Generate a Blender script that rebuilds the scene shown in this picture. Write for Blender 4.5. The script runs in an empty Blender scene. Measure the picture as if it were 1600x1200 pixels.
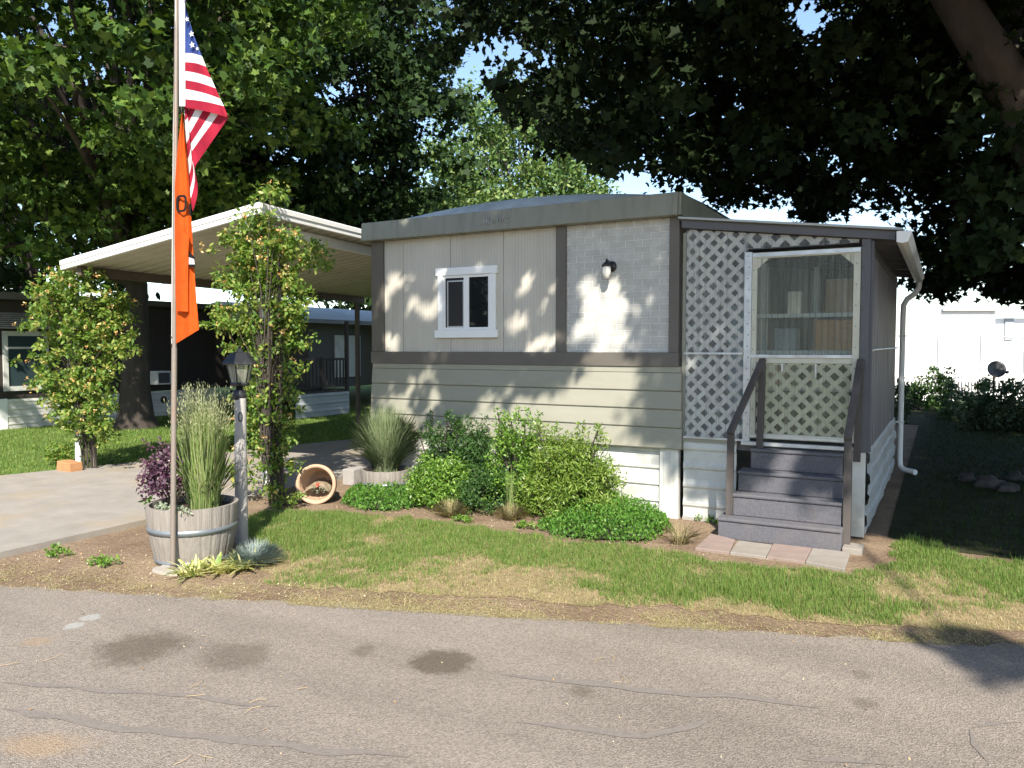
import bpy, bmesh, math, random
import numpy as np
from mathutils import Vector, noise as mnoise
R = math.radians
random.seed(7); RNG = np.random.default_rng(7)
sc = bpy.context.scene
COL = sc.collection

# ------------------------------------------------------------------ camera, sky, sun, exposure
CAM = np.array([2.37, -7.72, 1.75]); YAW = R(29); PITCH = R(2.68); FPX = 1218.0
FWD = np.array([-math.sin(YAW)*math.cos(PITCH), math.cos(YAW)*math.cos(PITCH), -math.sin(PITCH)])
RGT = np.array([math.cos(YAW), math.sin(YAW), 0.0]); UPV = np.cross(RGT, FWD)
cd = bpy.data.cameras.new('camera'); cam = bpy.data.objects.new('camera', cd); COL.objects.link(cam)
cam.location = CAM; cam.rotation_euler = (R(90)-PITCH, 0, YAW)
cd.sensor_width = 36; cd.lens = 36*FPX/1600; cd.clip_start = 0.05; cd.clip_end = 600
sc.camera = cam
SUN_EL = R(42); HEAD = R(31)                      # shadows run 31 deg left of +Y
SUNV = np.array([math.sin(HEAD)*math.cos(SUN_EL), -math.cos(HEAD)*math.cos(SUN_EL), math.sin(SUN_EL)])
w = bpy.data.worlds.new('World'); sc.world = w; w.use_nodes = True
nt = w.node_tree; bg = nt.nodes['Background']
sky = nt.nodes.new('ShaderNodeTexSky'); sky.sky_type = 'NISHITA'; sky.sun_disc = False
sky.sun_elevation = SUN_EL; sky.sun_rotation = R(149); sky.air_density = 1.0; sky.dust_density = 0.4; sky.ozone_density = 1.5
nt.links.new(sky.outputs[0], bg.inputs[0]); bg.inputs[1].default_value = 0.125
sd = bpy.data.lights.new('sun', 'SUN'); so = bpy.data.objects.new('sun', sd); COL.objects.link(so)
sd.energy = 4.6; sd.angle = R(0.65); sd.color = (1.0, 0.93, 0.82)
so.rotation_euler = Vector(SUNV).to_track_quat('Z', 'Y').to_euler(); so.location = (10, -20, 30)
sc.view_settings.view_transform = 'Standard'; sc.view_settings.look = 'None'
sc.view_settings.exposure = 1.15; sc.view_settings.gamma = 1
sc.cycles.max_bounces = 8; sc.cycles.diffuse_bounces = 3; sc.cycles.glossy_bounces = 3
sc.cycles.transmission_bounces = 4; sc.cycles.transparent_max_bounces = 10

# photo-measured rays -> world points (used only to read off real positions)
def ray(px, py): return FWD*FPX + RGT*(px-800) + UPV*(600-py)
def on(px, py, ax, v):
    d = ray(px, py); return CAM + d*((v-CAM[ax])/d[ax])
def G(px, py, z=0.0): return on(px, py, 2, z)
def FY(px, py, y=0.0): return on(px, py, 1, y)
def AT(px, py, depth): return CAM + ray(px, py)/FPX*depth
def proj(P):
    q = np.atleast_2d(P)-CAM; z = q@FWD
    zz = np.where(np.abs(z) < 1e-3, 1e-3, z)
    return 800+FPX*(q@RGT)/zz, 600-FPX*(q@UPV)/zz, z

# ------------------------------------------------------------------ materials
MATS = {}
def _nodes(name):
    m = bpy.data.materials.new(name); m.use_nodes = True
    return m, m.node_tree.nodes, m.node_tree.links, m.node_tree.nodes['Principled BSDF']
def mat(name, col, rough=.7, var=.18, scale=4., bump=0., bscale=60., metal=0., spec=.4, stretch=(1,1,1), dirt=None, dirt_amt=.5, dscale=1.5):
    if name in MATS: return MATS[name]
    m, N, L, P = _nodes(name)
    tc = N.new('ShaderNodeTexCoord'); mp = N.new('ShaderNodeMapping'); mp.inputs['Scale'].default_value = stretch
    L.new(tc.outputs['Object'], mp.inputs[0])
    n = N.new('ShaderNodeTexNoise'); n.inputs['Scale'].default_value = scale; n.inputs['Detail'].default_value = 6; n.inputs['Roughness'].default_value = .65
    L.new(mp.outputs[0], n.inputs['Vector'])
    r = N.new('ShaderNodeValToRGB'); c = np.array(col)
    r.color_ramp.elements[0].position = .3; r.color_ramp.elements[1].position = .7
    r.color_ramp.elements[0].color = (*np.clip(c*(1-var), 0, 1), 1); r.color_ramp.elements[1].color = (*np.clip(c*(1+var), 0, 1), 1)
    L.new(n.outputs[0], r.inputs[0]); out = r.outputs[0]
    if dirt is not None:
        n2 = N.new('ShaderNodeTexNoise'); n2.inputs['Scale'].default_value = dscale; n2.inputs['Detail'].default_value = 8; n2.inputs['Roughness'].default_value = .7
        L.new(mp.outputs[0], n2.inputs['Vector'])
        r2 = N.new('ShaderNodeValToRGB'); r2.color_ramp.elements[0].position = .5; r2.color_ramp.elements[1].position = .72
        r2.color_ramp.elements[1].color = (dirt_amt,)*3+(1,)
        L.new(n2.outputs[0], r2.inputs[0])
        mx = N.new('ShaderNodeMixRGB'); L.new(r2.outputs[0], mx.inputs[0]); L.new(out, mx.inputs[1]); mx.inputs[2].default_value = (*dirt, 1); out = mx.outputs[0]
    L.new(out, P.inputs['Base Color'])
    P.inputs['Roughness'].default_value = rough; P.inputs['Metallic'].default_value = metal; P.inputs['Specular IOR Level'].default_value = spec
    if bump:
        n3 = N.new('ShaderNodeTexNoise'); n3.inputs['Scale'].default_value = bscale; n3.inputs['Detail'].default_value = 4
        L.new(mp.outputs[0], n3.inputs['Vector'])
        b = N.new('ShaderNodeBump'); b.inputs['Strength'].default_value = bump; b.inputs['Distance'].default_value = .01
        L.new(n3.outputs[0], b.inputs['Height']); L.new(b.outputs[0], P.inputs['Normal'])
    MATS[name] = m; return m
def leafmat(name, cols, trans=.25, rough=.55, spec=.3):
    if name in MATS: return MATS[name]
    m, N, L, P = _nodes(name)
    g = N.new('ShaderNodeNewGeometry'); r = N.new('ShaderNodeValToRGB'); cr = r.color_ramp
    k = len(cols)
    while len(cr.elements) < k: cr.elements.new(.5)
    for i, c in enumerate(cols):
        cr.elements[i].position = i/(k-1); cr.elements[i].color = (*c, 1)
    L.new(g.outputs['Random Per Island'], r.inputs[0]); L.new(r.outputs[0], P.inputs['Base Color'])
    P.inputs['Roughness'].default_value = rough; P.inputs['Specular IOR Level'].default_value = spec
    if trans > 0:
        t = N.new('ShaderNodeBsdfTranslucent'); hs = N.new('ShaderNodeMixRGB'); hs.blend_type = 'MULTIPLY'; hs.inputs[0].default_value = 1; hs.inputs[2].default_value = (1.3, 1.35, .6, 1)
        L.new(r.outputs[0], hs.inputs[1]); L.new(hs.outputs[0], t.inputs[0])
        mx = N.new('ShaderNodeMixShader'); mx.inputs[0].default_value = trans
        L.new(P.outputs[0], mx.inputs[1]); L.new(t.outputs[0], mx.inputs[2]); L.new(mx.outputs[0], N['Material Output'].inputs[0])
    MATS[name] = m; return m
def sheetmat(name, tint, alpha, trans=.5, rough=.25):
    m, N, L, P = _nodes(name)                     # thin weathered plastic / glass sheet
    P.inputs['Base Color'].default_value = (*tint, 1); P.inputs['Roughness'].default_value = rough; P.inputs['Specular IOR Level'].default_value = .6
    t = N.new('ShaderNodeBsdfTranslucent'); t.inputs[0].default_value = (*tint, 1)
    tr = N.new('ShaderNodeBsdfTransparent'); tr.inputs[0].default_value = (.93, .95, .93, 1)
    m1 = N.new('ShaderNodeMixShader'); m1.inputs[0].default_value = trans; L.new(P.outputs[0], m1.inputs[1]); L.new(t.outputs[0], m1.inputs[2])
    m2 = N.new('ShaderNodeMixShader')
    tc = N.new('ShaderNodeTexCoord'); mp = N.new('ShaderNodeMapping'); mp.inputs['Scale'].default_value = (9, 9, .8); L.new(tc.outputs['Object'], mp.inputs[0])
    n = N.new('ShaderNodeTexNoise'); n.inputs['Scale'].default_value = 2.; n.inputs['Detail'].default_value = 5; L.new(mp.outputs[0], n.inputs['Vector'])
    ma = N.new('ShaderNodeMapRange'); ma.inputs[1].default_value = .3; ma.inputs[2].default_value = .7; ma.inputs[3].default_value = alpha*.55; ma.inputs[4].default_value = min(1, alpha*1.5)
    L.new(n.outputs[0], ma.inputs[0])
    lw = N.new('ShaderNodeLayerWeight'); lw.inputs[0].default_value = .35; sm2 = N.new('ShaderNodeMath'); sm2.operation = 'MULTIPLY_ADD'; sm2.use_clamp = True
    L.new(lw.outputs['Facing'], sm2.inputs[0]); sm2.inputs[1].default_value = {'clear_corrugated_plastic':.75,'brown_fibreglass_sheet':.1}.get(name, .28); L.new(ma.outputs[0], sm2.inputs[2]); L.new(sm2.outputs[0], m2.inputs[0])
    L.new(tr.outputs[0], m2.inputs[1]); L.new(m1.outputs[0], m2.inputs[2]); L.new(m2.outputs[0], N['Material Output'].inputs[0])
    MATS[name] = m; return m

# ------------------------------------------------------------------ object helpers
ORG = {}
def tag(o, label=None, cat=None, group=None, kind=None):
    if label: o['label'] = label
    if cat: o['category'] = cat
    if group: o['group'] = group
    if kind: o['kind'] = kind
    return o
def thing(name, label, cat, loc=(0,0,0), group=None):
    o = bpy.data.objects.new(name, None); COL.objects.link(o); o.location = loc; o.empty_display_size = .1
    ORG[o.name] = np.array(loc, float); return tag(o, label, cat, group)
def link(name, me, parent=None, loc=None, mats=()):
    for m in mats: me.materials.append(m)
    o = bpy.data.objects.new(name, me); COL.objects.link(o)
    if parent is not None: o.parent = parent; ORG[o.name] = ORG[parent.name]
    else: o.location = loc if loc is not None else (0,0,0); ORG[o.name] = np.array(o.location)
    return o
class MB:
    def __init__(s): s.v = []; s.f = []; s.mi = []; s.sm = []
    def add(s, vs, fs, mi=0, sm=False):
        b = len(s.v); s.v += [tuple(map(float, v)) for v in vs]
        for f in fs: s.f.append([b+i for i in f]); s.mi.append(mi); s.sm.append(sm)
        return s
    def box(s, x0, x1, y0, y1, z0, z1, mi=0):
        return s.add([(x0,y0,z0),(x1,y0,z0),(x1,y1,z0),(x0,y1,z0),(x0,y0,z1),(x1,y0,z1),(x1,y1,z1),(x0,y1,z1)],
            [(0,3,2,1),(4,5,6,7),(0,1,5,4),(1,2,6,5),(2,3,7,6),(3,0,4,7)], mi)
    def bar(s, a, b, w_, h_, upv=(0,0,1), mi=0):
        a = np.array(a, float); b = np.array(b, float); d = (b-a)/np.linalg.norm(b-a); u = np.array(upv, float)
        if abs(d@u) > .98: u = np.array((1., 0, 0))
        sd_ = np.cross(d, u); sd_ /= np.linalg.norm(sd_); u = np.cross(sd_, d)
        q = [sd_*i*w_/2+u*j*h_/2 for i, j in ((-1,-1),(1,-1),(1,1),(-1,1))]
        return s.add([a+k for k in q]+[b+k for k in q], [(0,1,2,3),(7,6,5,4),(0,4,5,1),(1,5,6,2),(2,6,7,3),(3,7,4,0)], mi)
    def tube(s, pts, rad, n=8, cap=True, mi=0):
        pts = [np.array(p, float) for p in pts]; k = len(pts)
        rad = [rad]*k if np.isscalar(rad) else rad; vs = []; prev = None
        for i, p in enumerate(pts):
            d = pts[min(i+1,k-1)]-pts[max(i-1,0)]; d = d/(np.linalg.norm(d)+1e-9)
            if prev is None:
                a = np.cross(d, (0,0,1.) if abs(d[2]) < .9 else (1.,0,0))
            else: a = prev-d*(prev@d)
            a /= np.linalg.norm(a)+1e-9; prev = a; b = np.cross(d, a)
            for j in range(n):
                t = 2*math.pi*j/n; vs.append(p+rad[i]*(a*math.cos(t)+b*math.sin(t)))
        fs = [(i*n+j, i*n+(j+1)%n, (i+1)*n+(j+1)%n, (i+1)*n+j) for i in range(k-1) for j in range(n)]
        s.add(vs, fs, mi, True)
        if cap: s.add(vs[:n], [tuple(range(n))[::-1]], mi); s.add(vs[-n:], [tuple(range(n))], mi)
        return s
    def lathe(s, prof, c, n=24, mi=0, axis=(0,0,1), sm=True):
        ax = np.array(axis, float); ax /= np.linalg.norm(ax); a = np.cross(ax, (0,1.,0) if abs(ax[1]) < .9 else (1.,0,0)); a /= np.linalg.norm(a); b = np.cross(ax, a)
        c = np.array(c, float); vs = [c+ax*z+r*(a*math.cos(2*math.pi*j/n)+b*math.sin(2*math.pi*j/n)) for r, z in prof for j in range(n)]
        fs = [(i*n+j, i*n+(j+1)%n, (i+1)*n+(j+1)%n, (i+1)*n+j) for i in range(len(prof)-1) for j in range(n)]
        return s.add(vs, fs, mi, sm)
    def poly(s, pts, d, mi=0):                    # extrude planar polygon by vector d
        n = len(pts); d = np.array(d, float); p = [np.array(q, float) for q in pts]
        return s.add(p+[q+d for q in p], [tuple(range(n))[::-1], tuple(range(n, 2*n))]+[(i, (i+1)%n, n+(i+1)%n, n+i) for i in range(n)], mi)
    def build(s, name, m, parent=None, loc=None, bevel=0.):
        org = ORG[parent.name] if parent is not None else (np.array(loc, float) if loc is not None else np.zeros(3))
        me = bpy.data.meshes.new(name); me.from_pydata([tuple(np.array(v)-org) for v in s.v], [], s.f)
        me.polygons.foreach_set('material_index', s.mi); me.polygons.foreach_set('use_smooth', s.sm)
        bm = bmesh.new(); bm.from_mesh(me); bmesh.ops.recalc_face_normals(bm, faces=bm.faces); bm.to_mesh(me); bm.free(); me.update()
        o = link(name, me, parent, loc, m if isinstance(m, (list, tuple)) else [m])
        if bevel:
            b = o.modifiers.new('bevel', 'BEVEL'); b.width = bevel; b.segments = 2; b.limit_method = 'ANGLE'
        return o
MAPLE = [(0,0),(.1,.12),(.42,-.02),(.33,.2),(.56,.46),(.3,.46),(.26,.66),(.13,.62),(0,1),(-.13,.62),(-.26,.66),(-.3,.46),(-.56,.46),(-.33,.2),(-.42,-.02),(-.1,.12)]
MAPLE_S = [(0,0),(.4,-.02),(.33,.2),(.56,.46),(.22,.56),(0,1),(-.22,.56),(-.56,.46),(-.33,.2),(-.4,-.02)]
OVAL = [(0,0),(.24,.3),(.2,.68),(0,1),(-.2,.68),(-.24,.3)]
SLIM = [(0,0),(.1,.35),(0,1),(-.1,.35)]
STRAP2 = [(0,0),(.13,.3),(.1,.7),(0,1),(-.1,.7),(-.13,.3)]
STRAP = [(0,0),(.06,.3),(.05,.75),(0,1),(-.05,.75),(-.06,.3)]
def bigmesh(name, V, k, m, parent=None, loc=None, smooth=False):
    """V: (n,k,3) world verts; one k-gon per row"""
    n = len(V); org = ORG[parent.name] if parent is not None else (np.array(loc, float) if loc is not None else np.zeros(3))
    me = bpy.data.meshes.new(name); me.vertices.add(n*k); me.loops.add(n*k); me.polygons.add(n)
    me.vertices.foreach_set('co', (V-org).astype(np.float32).ravel())
    me.loops.foreach_set('vertex_index', np.arange(n*k, dtype=np.int32)); me.polygons.foreach_set('loop_start', (np.arange(n)*k).astype(np.int32))
    me.update(); me.validate()
    return link(name, me, parent, loc, [m])
def unit(a): return a/(np.linalg.norm(a, axis=-1, keepdims=True)+1e-9)
def leaves(name, P, size, shape, m, parent=None, loc=None, axis=None, axis_jit=1., droop=-.3, up=.6, sj=.35):
    n = len(P); t = RNG.normal(size=(n,3))*axis_jit
    if axis is not None: t = t+axis
    t[:,2] += droop; t = unit(t)
    nn = RNG.normal(size=(n,3)); nn[:,2] += up*2; nn = nn-t*(nn*t).sum(1, keepdims=True); nn = unit(nn); b = np.cross(t, nn)
    s = size*(1+RNG.uniform(-sj, sj, n))[:,None,None]; S = np.array(shape)
    V = P[:,None,:]+s*(S[None,:,0,None]*b[:,None,:]+S[None,:,1,None]*t[:,None,:])
    V = V+ s*(np.abs(S[:,0])[None,:,None]*.35)*nn[:,None,:]
    return bigmesh(name, V, len(S), m, parent, loc)
def cloud(boughs, per_m3=None, shell=.45):
    """boughs: (cx,cy,cz,rx,ry,rz,n)"""
    out = []; ctr = []
    for cx,cy,cz,rx,ry,rz,n in boughs:
        d = unit(RNG.normal(size=(n,3))); r = RNG.uniform(0,1,n)**shell
        out.append(np.array([cx,cy,cz])+d*r[:,None]*np.array([rx,ry,rz])); ctr.append(np.repeat([[cx,cy,cz]], n, 0))
    return np.concatenate(out), np.concatenate(ctr)
def blades(P, h, wd, lean, dirs=None, segs=3):
    """curved grass blades -> (n, 2*segs+1, 3)"""
    n = len(P); a = RNG.uniform(0, 2*math.pi, n) if dirs is None else dirs
    d = np.stack([np.cos(a), np.sin(a), 0*a], 1); sd_ = np.stack([-np.sin(a), np.cos(a), 0*a], 1)
    L_ = []; Rr = []
    for i in range(segs):
        t = i/segs; c = P+d*(lean*t**1.8)[:,None]; c = c+np.array([0,0,1])*(h*(t-.25*t*t*(lean/np.maximum(h,1e-3)).clip(0,1.5)))[:,None]
        ww = (wd*(1-.55*t))[:,None]; L_.append(c-sd_*ww/2); Rr.append(c+sd_*ww/2)
    tip = P+d*lean[:,None]+np.array([0,0,1])*(h*(1-.25*(lean/np.maximum(h,1e-3)).clip(0,1.5)))[:,None]
    return np.stack(L_+[tip]+Rr[::-1], 1)
def inpoly(P, poly):
    x, y = P[:,0], P[:,1]; c = np.zeros(len(P), bool); q = np.array(poly); j = len(q)-1
    for i in range(len(q)):
        k = ((q[i,1] > y) != (q[j,1] > y)) & (x < (q[j,0]-q[i,0])*(y-q[i,1])/(q[j,1]-q[i,1]+1e-12)+q[i,0]); c ^= k; j = i
    return c
def fnoise(P, s, seed=0.):
    return np.array([mnoise.fractal(Vector((p[0]*s+seed, p[1]*s-seed, seed)), 1., 2., 4) for p in P])
def sheet(name, pts, z, m, parent=None, kind='structure'):
    b = MB(); b.add([(p[0], p[1], z) for p in pts], [tuple(range(len(pts)))]); o = b.build(name, m, parent)
    if kind: o['kind'] = kind
    return o

# ------------------------------------------------------------------ palette
M_taupe = mat('taupe_trim_paint', (.122,.110,.094), .6, .1, 3, .15, 90)
M_fascia = mat('olive_fascia_paint', (.225,.225,.178), .45, .07, 2, .06, 30, dirt=(.11,.10,.08), dirt_amt=.6, dscale=1.6, stretch=(5,5,.6))
M_lap = mat('beige_lap_siding', (.285,.278,.225), .6, .05, 2, .15, 120, stretch=(1,1,6), dirt=(.22,.2,.16), dirt_amt=.25)
M_white = mat('white_trim_paint', (.78,.79,.78), .45, .03, 6)
M_skirt = mat('white_metal_skirting', (.56,.56,.52), .5, .08, 3, .05, 20, dirt=(.30,.26,.20), dirt_amt=.6, dscale=2.2)
M_alu = mat('weathered_aluminium', (.55,.57,.58), .42, .15, 8, .05, 60, metal=.55, dirt=(.25,.22,.2), dirt_amt=.5)
M_latt = mat('weathered_white_lattice', (.60,.575,.54), .75, .12, 9, .1, 60, dirt=(.3,.26,.22), dirt_amt=.5, dscale=3)
M_cream = mat('cream_door_paint', (.52,.51,.42), .55, .08, 6, dirt=(.35,.3,.22), dirt_amt=.5, dscale=4)
M_darkin = mat('dark_interior', (.03,.03,.03), .9, .2)
M_beam = mat('grey_brown_beam_paint', (.098,.097,.104), .6, .1, 5, .1, 60)
M_roof = mat('weathered_roof_coating', (.52,.54,.52), .9, .15, 2.5, .1, 20, dirt=(.2,.2,.18), dirt_amt=.6, dscale=1.5)
M_soil = None
M_bark = mat('maple_bark', (.075,.066,.055), .9, .35, 6, .9, 22, stretch=(1,1,.25))
M_barkd = mat('dark_bark', (.05,.04,.033), .9, .35, 6, .9, 22, stretch=(1,1,.25))
M_twig = mat('bare_twig_wood', (.20,.15,.11), .9, .3, 10)
M_black = mat('black_metal', (.02,.02,.022), .4, .1)

def wallmat():
    m, N, L, P = _nodes('grooved_wall_panel_paint')
    tc = N.new('ShaderNodeTexCoord'); mp = N.new('ShaderNodeMapping'); L.new(tc.outputs['Object'], mp.inputs[0])
    wv = N.new('ShaderNodeTexWave'); wv.bands_direction = 'X'; wv.inputs['Scale'].default_value = 8.; wv.wave_profile = 'SIN'; wv.inputs['Distortion'].default_value = .15
    L.new(mp.outputs[0], wv.inputs[0])
    rp = N.new('ShaderNodeValToRGB'); rp.color_ramp.elements[0].position = .02; rp.color_ramp.elements[1].position = .22; L.new(wv.outputs[1], rp.inputs[0])
    mx = N.new('ShaderNodeMixRGB'); L.new(rp.outputs[0], mx.inputs[0]); mx.inputs[1].default_value = (.44,.415,.355,1); mx.inputs[2].default_value = (.505,.475,.41,1)
    n = N.new('ShaderNodeTexNoise'); n.inputs['Scale'].default_value = 1.4; n.inputs['Detail'].default_value = 8; L.new(mp.outputs[0], n.inputs['Vector'])
    r2 = N.new('ShaderNodeMapRange'); r2.inputs[1].default_value = .3; r2.inputs[2].default_value = .7; r2.inputs[3].default_value = .9; r2.inputs[4].default_value = 1.08; L.new(n.outputs[0], r2.inputs[0])
    m2 = N.new('ShaderNodeMixRGB'); m2.blend_type = 'MULTIPLY'; m2.inputs[0].default_value = 1; L.new(mx.outputs[0], m2.inputs[1]); L.new(r2.outputs[0], m2.inputs[2]); L.new(m2.outputs[0], P.inputs[0])
    mps = N.new('ShaderNodeMapping'); mps.inputs['Scale'].default_value = (9,9,.5); L.new(tc.outputs['Object'], mps.inputs[0])
    ns_ = N.new('ShaderNodeTexNoise'); ns_.inputs['Scale'].default_value = 1.; ns_.inputs['Detail'].default_value = 7; ns_.inputs['Roughness'].default_value = .7; L.new(mps.outputs[0], ns_.inputs['Vector'])
    rs_ = N.new('ShaderNodeMapRange'); rs_.inputs[1].default_value = .5; rs_.inputs[2].default_value = .75; rs_.inputs[3].default_value = 0; rs_.inputs[4].default_value = .4; L.new(ns_.outputs[0], rs_.inputs[0])
    ms_ = N.new('ShaderNodeMixRGB'); L.new(rs_.outputs[0], ms_.inputs[0]); L.new(m2.outputs[0], ms_.inputs[1]); ms_.inputs[2].default_value = (.30,.27,.22,1); L.new(ms_.outputs[0], P.inputs[0])
    b = N.new('ShaderNodeBump'); b.inputs['Strength'].default_value = .35; b.inputs['Distance'].default_value = .004; L.new(rp.outputs[0], b.inputs['Height']); L.new(b.outputs[0], P.inputs['Normal'])
    P.inputs['Roughness'].default_value = .62; return m
M_wall = wallmat()
def brickmat():
    m, N, L, P = _nodes('painted_thin_brick')
    tc = N.new('ShaderNodeTexCoord'); mp = N.new('ShaderNodeMapping'); mp.inputs['Rotation'].default_value = (R(-90),0,0); L.new(tc.outputs['Object'], mp.inputs[0])
    bk = N.new('ShaderNodeTexBrick'); L.new(mp.outputs[0], bk.inputs[0]); bk.inputs['Scale'].default_value = 1.
    bk.inputs['Brick Width'].default_value = .185; bk.inputs['Row Height'].default_value = .0665; bk.inputs['Mortar Size'].default_value = .0042; bk.inputs['Mortar Smooth'].default_value = .25
    bk.inputs['Color1'].default_value = (.44,.435,.40,1); bk.inputs['Color2'].default_value = (.47,.465,.43,1); bk.inputs['Mortar'].default_value = (.74,.74,.72,1)
    n = N.new('ShaderNodeTexNoise'); n.inputs['Scale'].default_value = 9; n.inputs['Detail'].default_value = 8; L.new(mp.outputs[0], n.inputs['Vector'])
    r2 = N.new('ShaderNodeMapRange'); r2.inputs[1].default_value = .3; r2.inputs[2].default_value = .7; r2.inputs[3].default_value = .88; r2.inputs[4].default_value = 1.1; L.new(n.outputs[0], r2.inputs[0])
    m2 = N.new('ShaderNodeMixRGB'); m2.blend_type = 'MULTIPLY'; m2.inputs[0].default_value = 1; L.new(bk.outputs[0], m2.inputs[1]); L.new(r2.outputs[0], m2.inputs[2]); L.new(m2.outputs[0], P.inputs[0])
    inv = N.new('ShaderNodeMath'); inv.operation = 'MULTIPLY_ADD'; inv.inputs[1].default_value = -1; inv.inputs[2].default_value = 1; L.new(bk.outputs['Fac'], inv.inputs[0])
    ad = N.new('ShaderNodeMath'); ad.operation = 'MULTIPLY_ADD'; L.new(n.outputs[0], ad.inputs[0]); ad.inputs[1].default_value = .35; L.new(inv.outputs[0], ad.inputs[2])
    b = N.new('ShaderNodeBump'); b.inputs['Strength'].default_value = 1.; b.inputs['Distance'].default_value = .009; L.new(ad.outputs[0], b.inputs['Height']); L.new(b.outputs[0], P.inputs['Normal'])
    P.inputs['Roughness'].default_value = .7; return m
M_brick = brickmat()
def glassmat(name, dark=(.012,.014,.016), rough=.03):
    m, N, L, P = _nodes(name); P.inputs['Base Color'].default_value = (*dark, 1); P.inputs['Roughness'].default_value = rough; P.inputs['Specular IOR Level'].default_value = .55
    return m
M_glass = glassmat('dark_window_glass')
M_screen = mat('insect_screen_mesh', (.05,.05,.055), .7, .1, 200, spec=.2)

# ================================================================== GROUND
def groundmat():
    m, N, L, P = _nodes('bare_soil_and_straw')
    tc = N.new('ShaderNodeTexCoord')
    def noi(s, d=8, r=.65):
        n = N.new('ShaderNodeTexNoise'); n.inputs['Scale'].default_value = s; n.inputs['Detail'].default_value = d; n.inputs['Roughness'].default_value = r; L.new(tc.outputs['Object'], n.inputs['Vector']); return n
    a = noi(1.7); r = N.new('ShaderNodeValToRGB'); L.new(a.outputs[0], r.inputs[0])
    e = r.color_ramp.elements; e[0].position = .3; e[0].color = (.155,.105,.072,1); e[1].position = .62; e[1].color = (.27,.20,.135,1)
    n = noi(34); r2 = N.new('ShaderNodeMapRange'); r2.inputs[1].default_value = .25; r2.inputs[2].default_value = .75; r2.inputs[3].default_value = .55; r2.inputs[4].default_value = 1.4; L.new(n.outputs[0], r2.inputs[0])
    m2 = N.new('ShaderNodeMixRGB'); m2.blend_type = 'MULTIPLY'; m2.inputs[0].default_value = 1; L.new(r.outputs[0], m2.inputs[1]); L.new(r2.outputs[0], m2.inputs[2])
    v = N.new('ShaderNodeTexVoronoi'); v.inputs['Scale'].default_value = 60; L.new(tc.outputs['Object'], v.inputs['Vector'])
    r3 = N.new('ShaderNodeValToRGB'); r3.color_ramp.elements[0].position = .0; r3.color_ramp.elements[0].color = (.5,.5,.5,1); r3.color_ramp.elements[1].position = .22; r3.color_ramp.elements[1].color = (0,0,0,1); L.new(v.outputs['Distance'], r3.inputs[0])
    m3 = N.new('ShaderNodeMixRGB'); L.new(r3.outputs[0], m3.inputs[0]); L.new(m2.outputs[0], m3.inputs[1]); m3.inputs[2].default_value = (.42,.30,.18,1)
    L.new(m3.outputs[0], P.inputs[0]); P.inputs['Roughness'].default_value = .95; P.inputs['Specular IOR Level'].default_value = .1
    n4 = noi(22, 8); b = N.new('ShaderNodeBump'); b.inputs['Strength'].default_value = .9; b.inputs['Distance'].default_value = .03; L.new(n4.outputs[0], b.inputs['Height']); L.new(b.outputs[0], P.inputs['Normal'])
    return m
M_soil = groundmat()
M_turf = mat('turf_thatch', (.25,.19,.11), .95, .3, 14, .8, 40, spec=.1, dirt=(.10,.13,.035), dirt_amt=.9, dscale=1.3)
M_yard = mat('shaded_yard_turf', (.028,.034,.016), .95, .35, 5, .8, 30, spec=.05, dirt=(.07,.055,.035), dirt_amt=.6, dscale=.6)  # turf colour darkened to carry the shade under the maple
M_turfn = mat('neighbour_turf', (.10,.15,.035), .95, .3, 6, .8, 30, spec=.1)
gb = MB(); gb.add([(-300,-200,-.001),(300,-200,-.001),(300,400,-.001),(-300,400,-.001)], [(0,1,2,3)])
ground = gb.build('ground', M_soil); ground['kind'] = 'structure'

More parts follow.
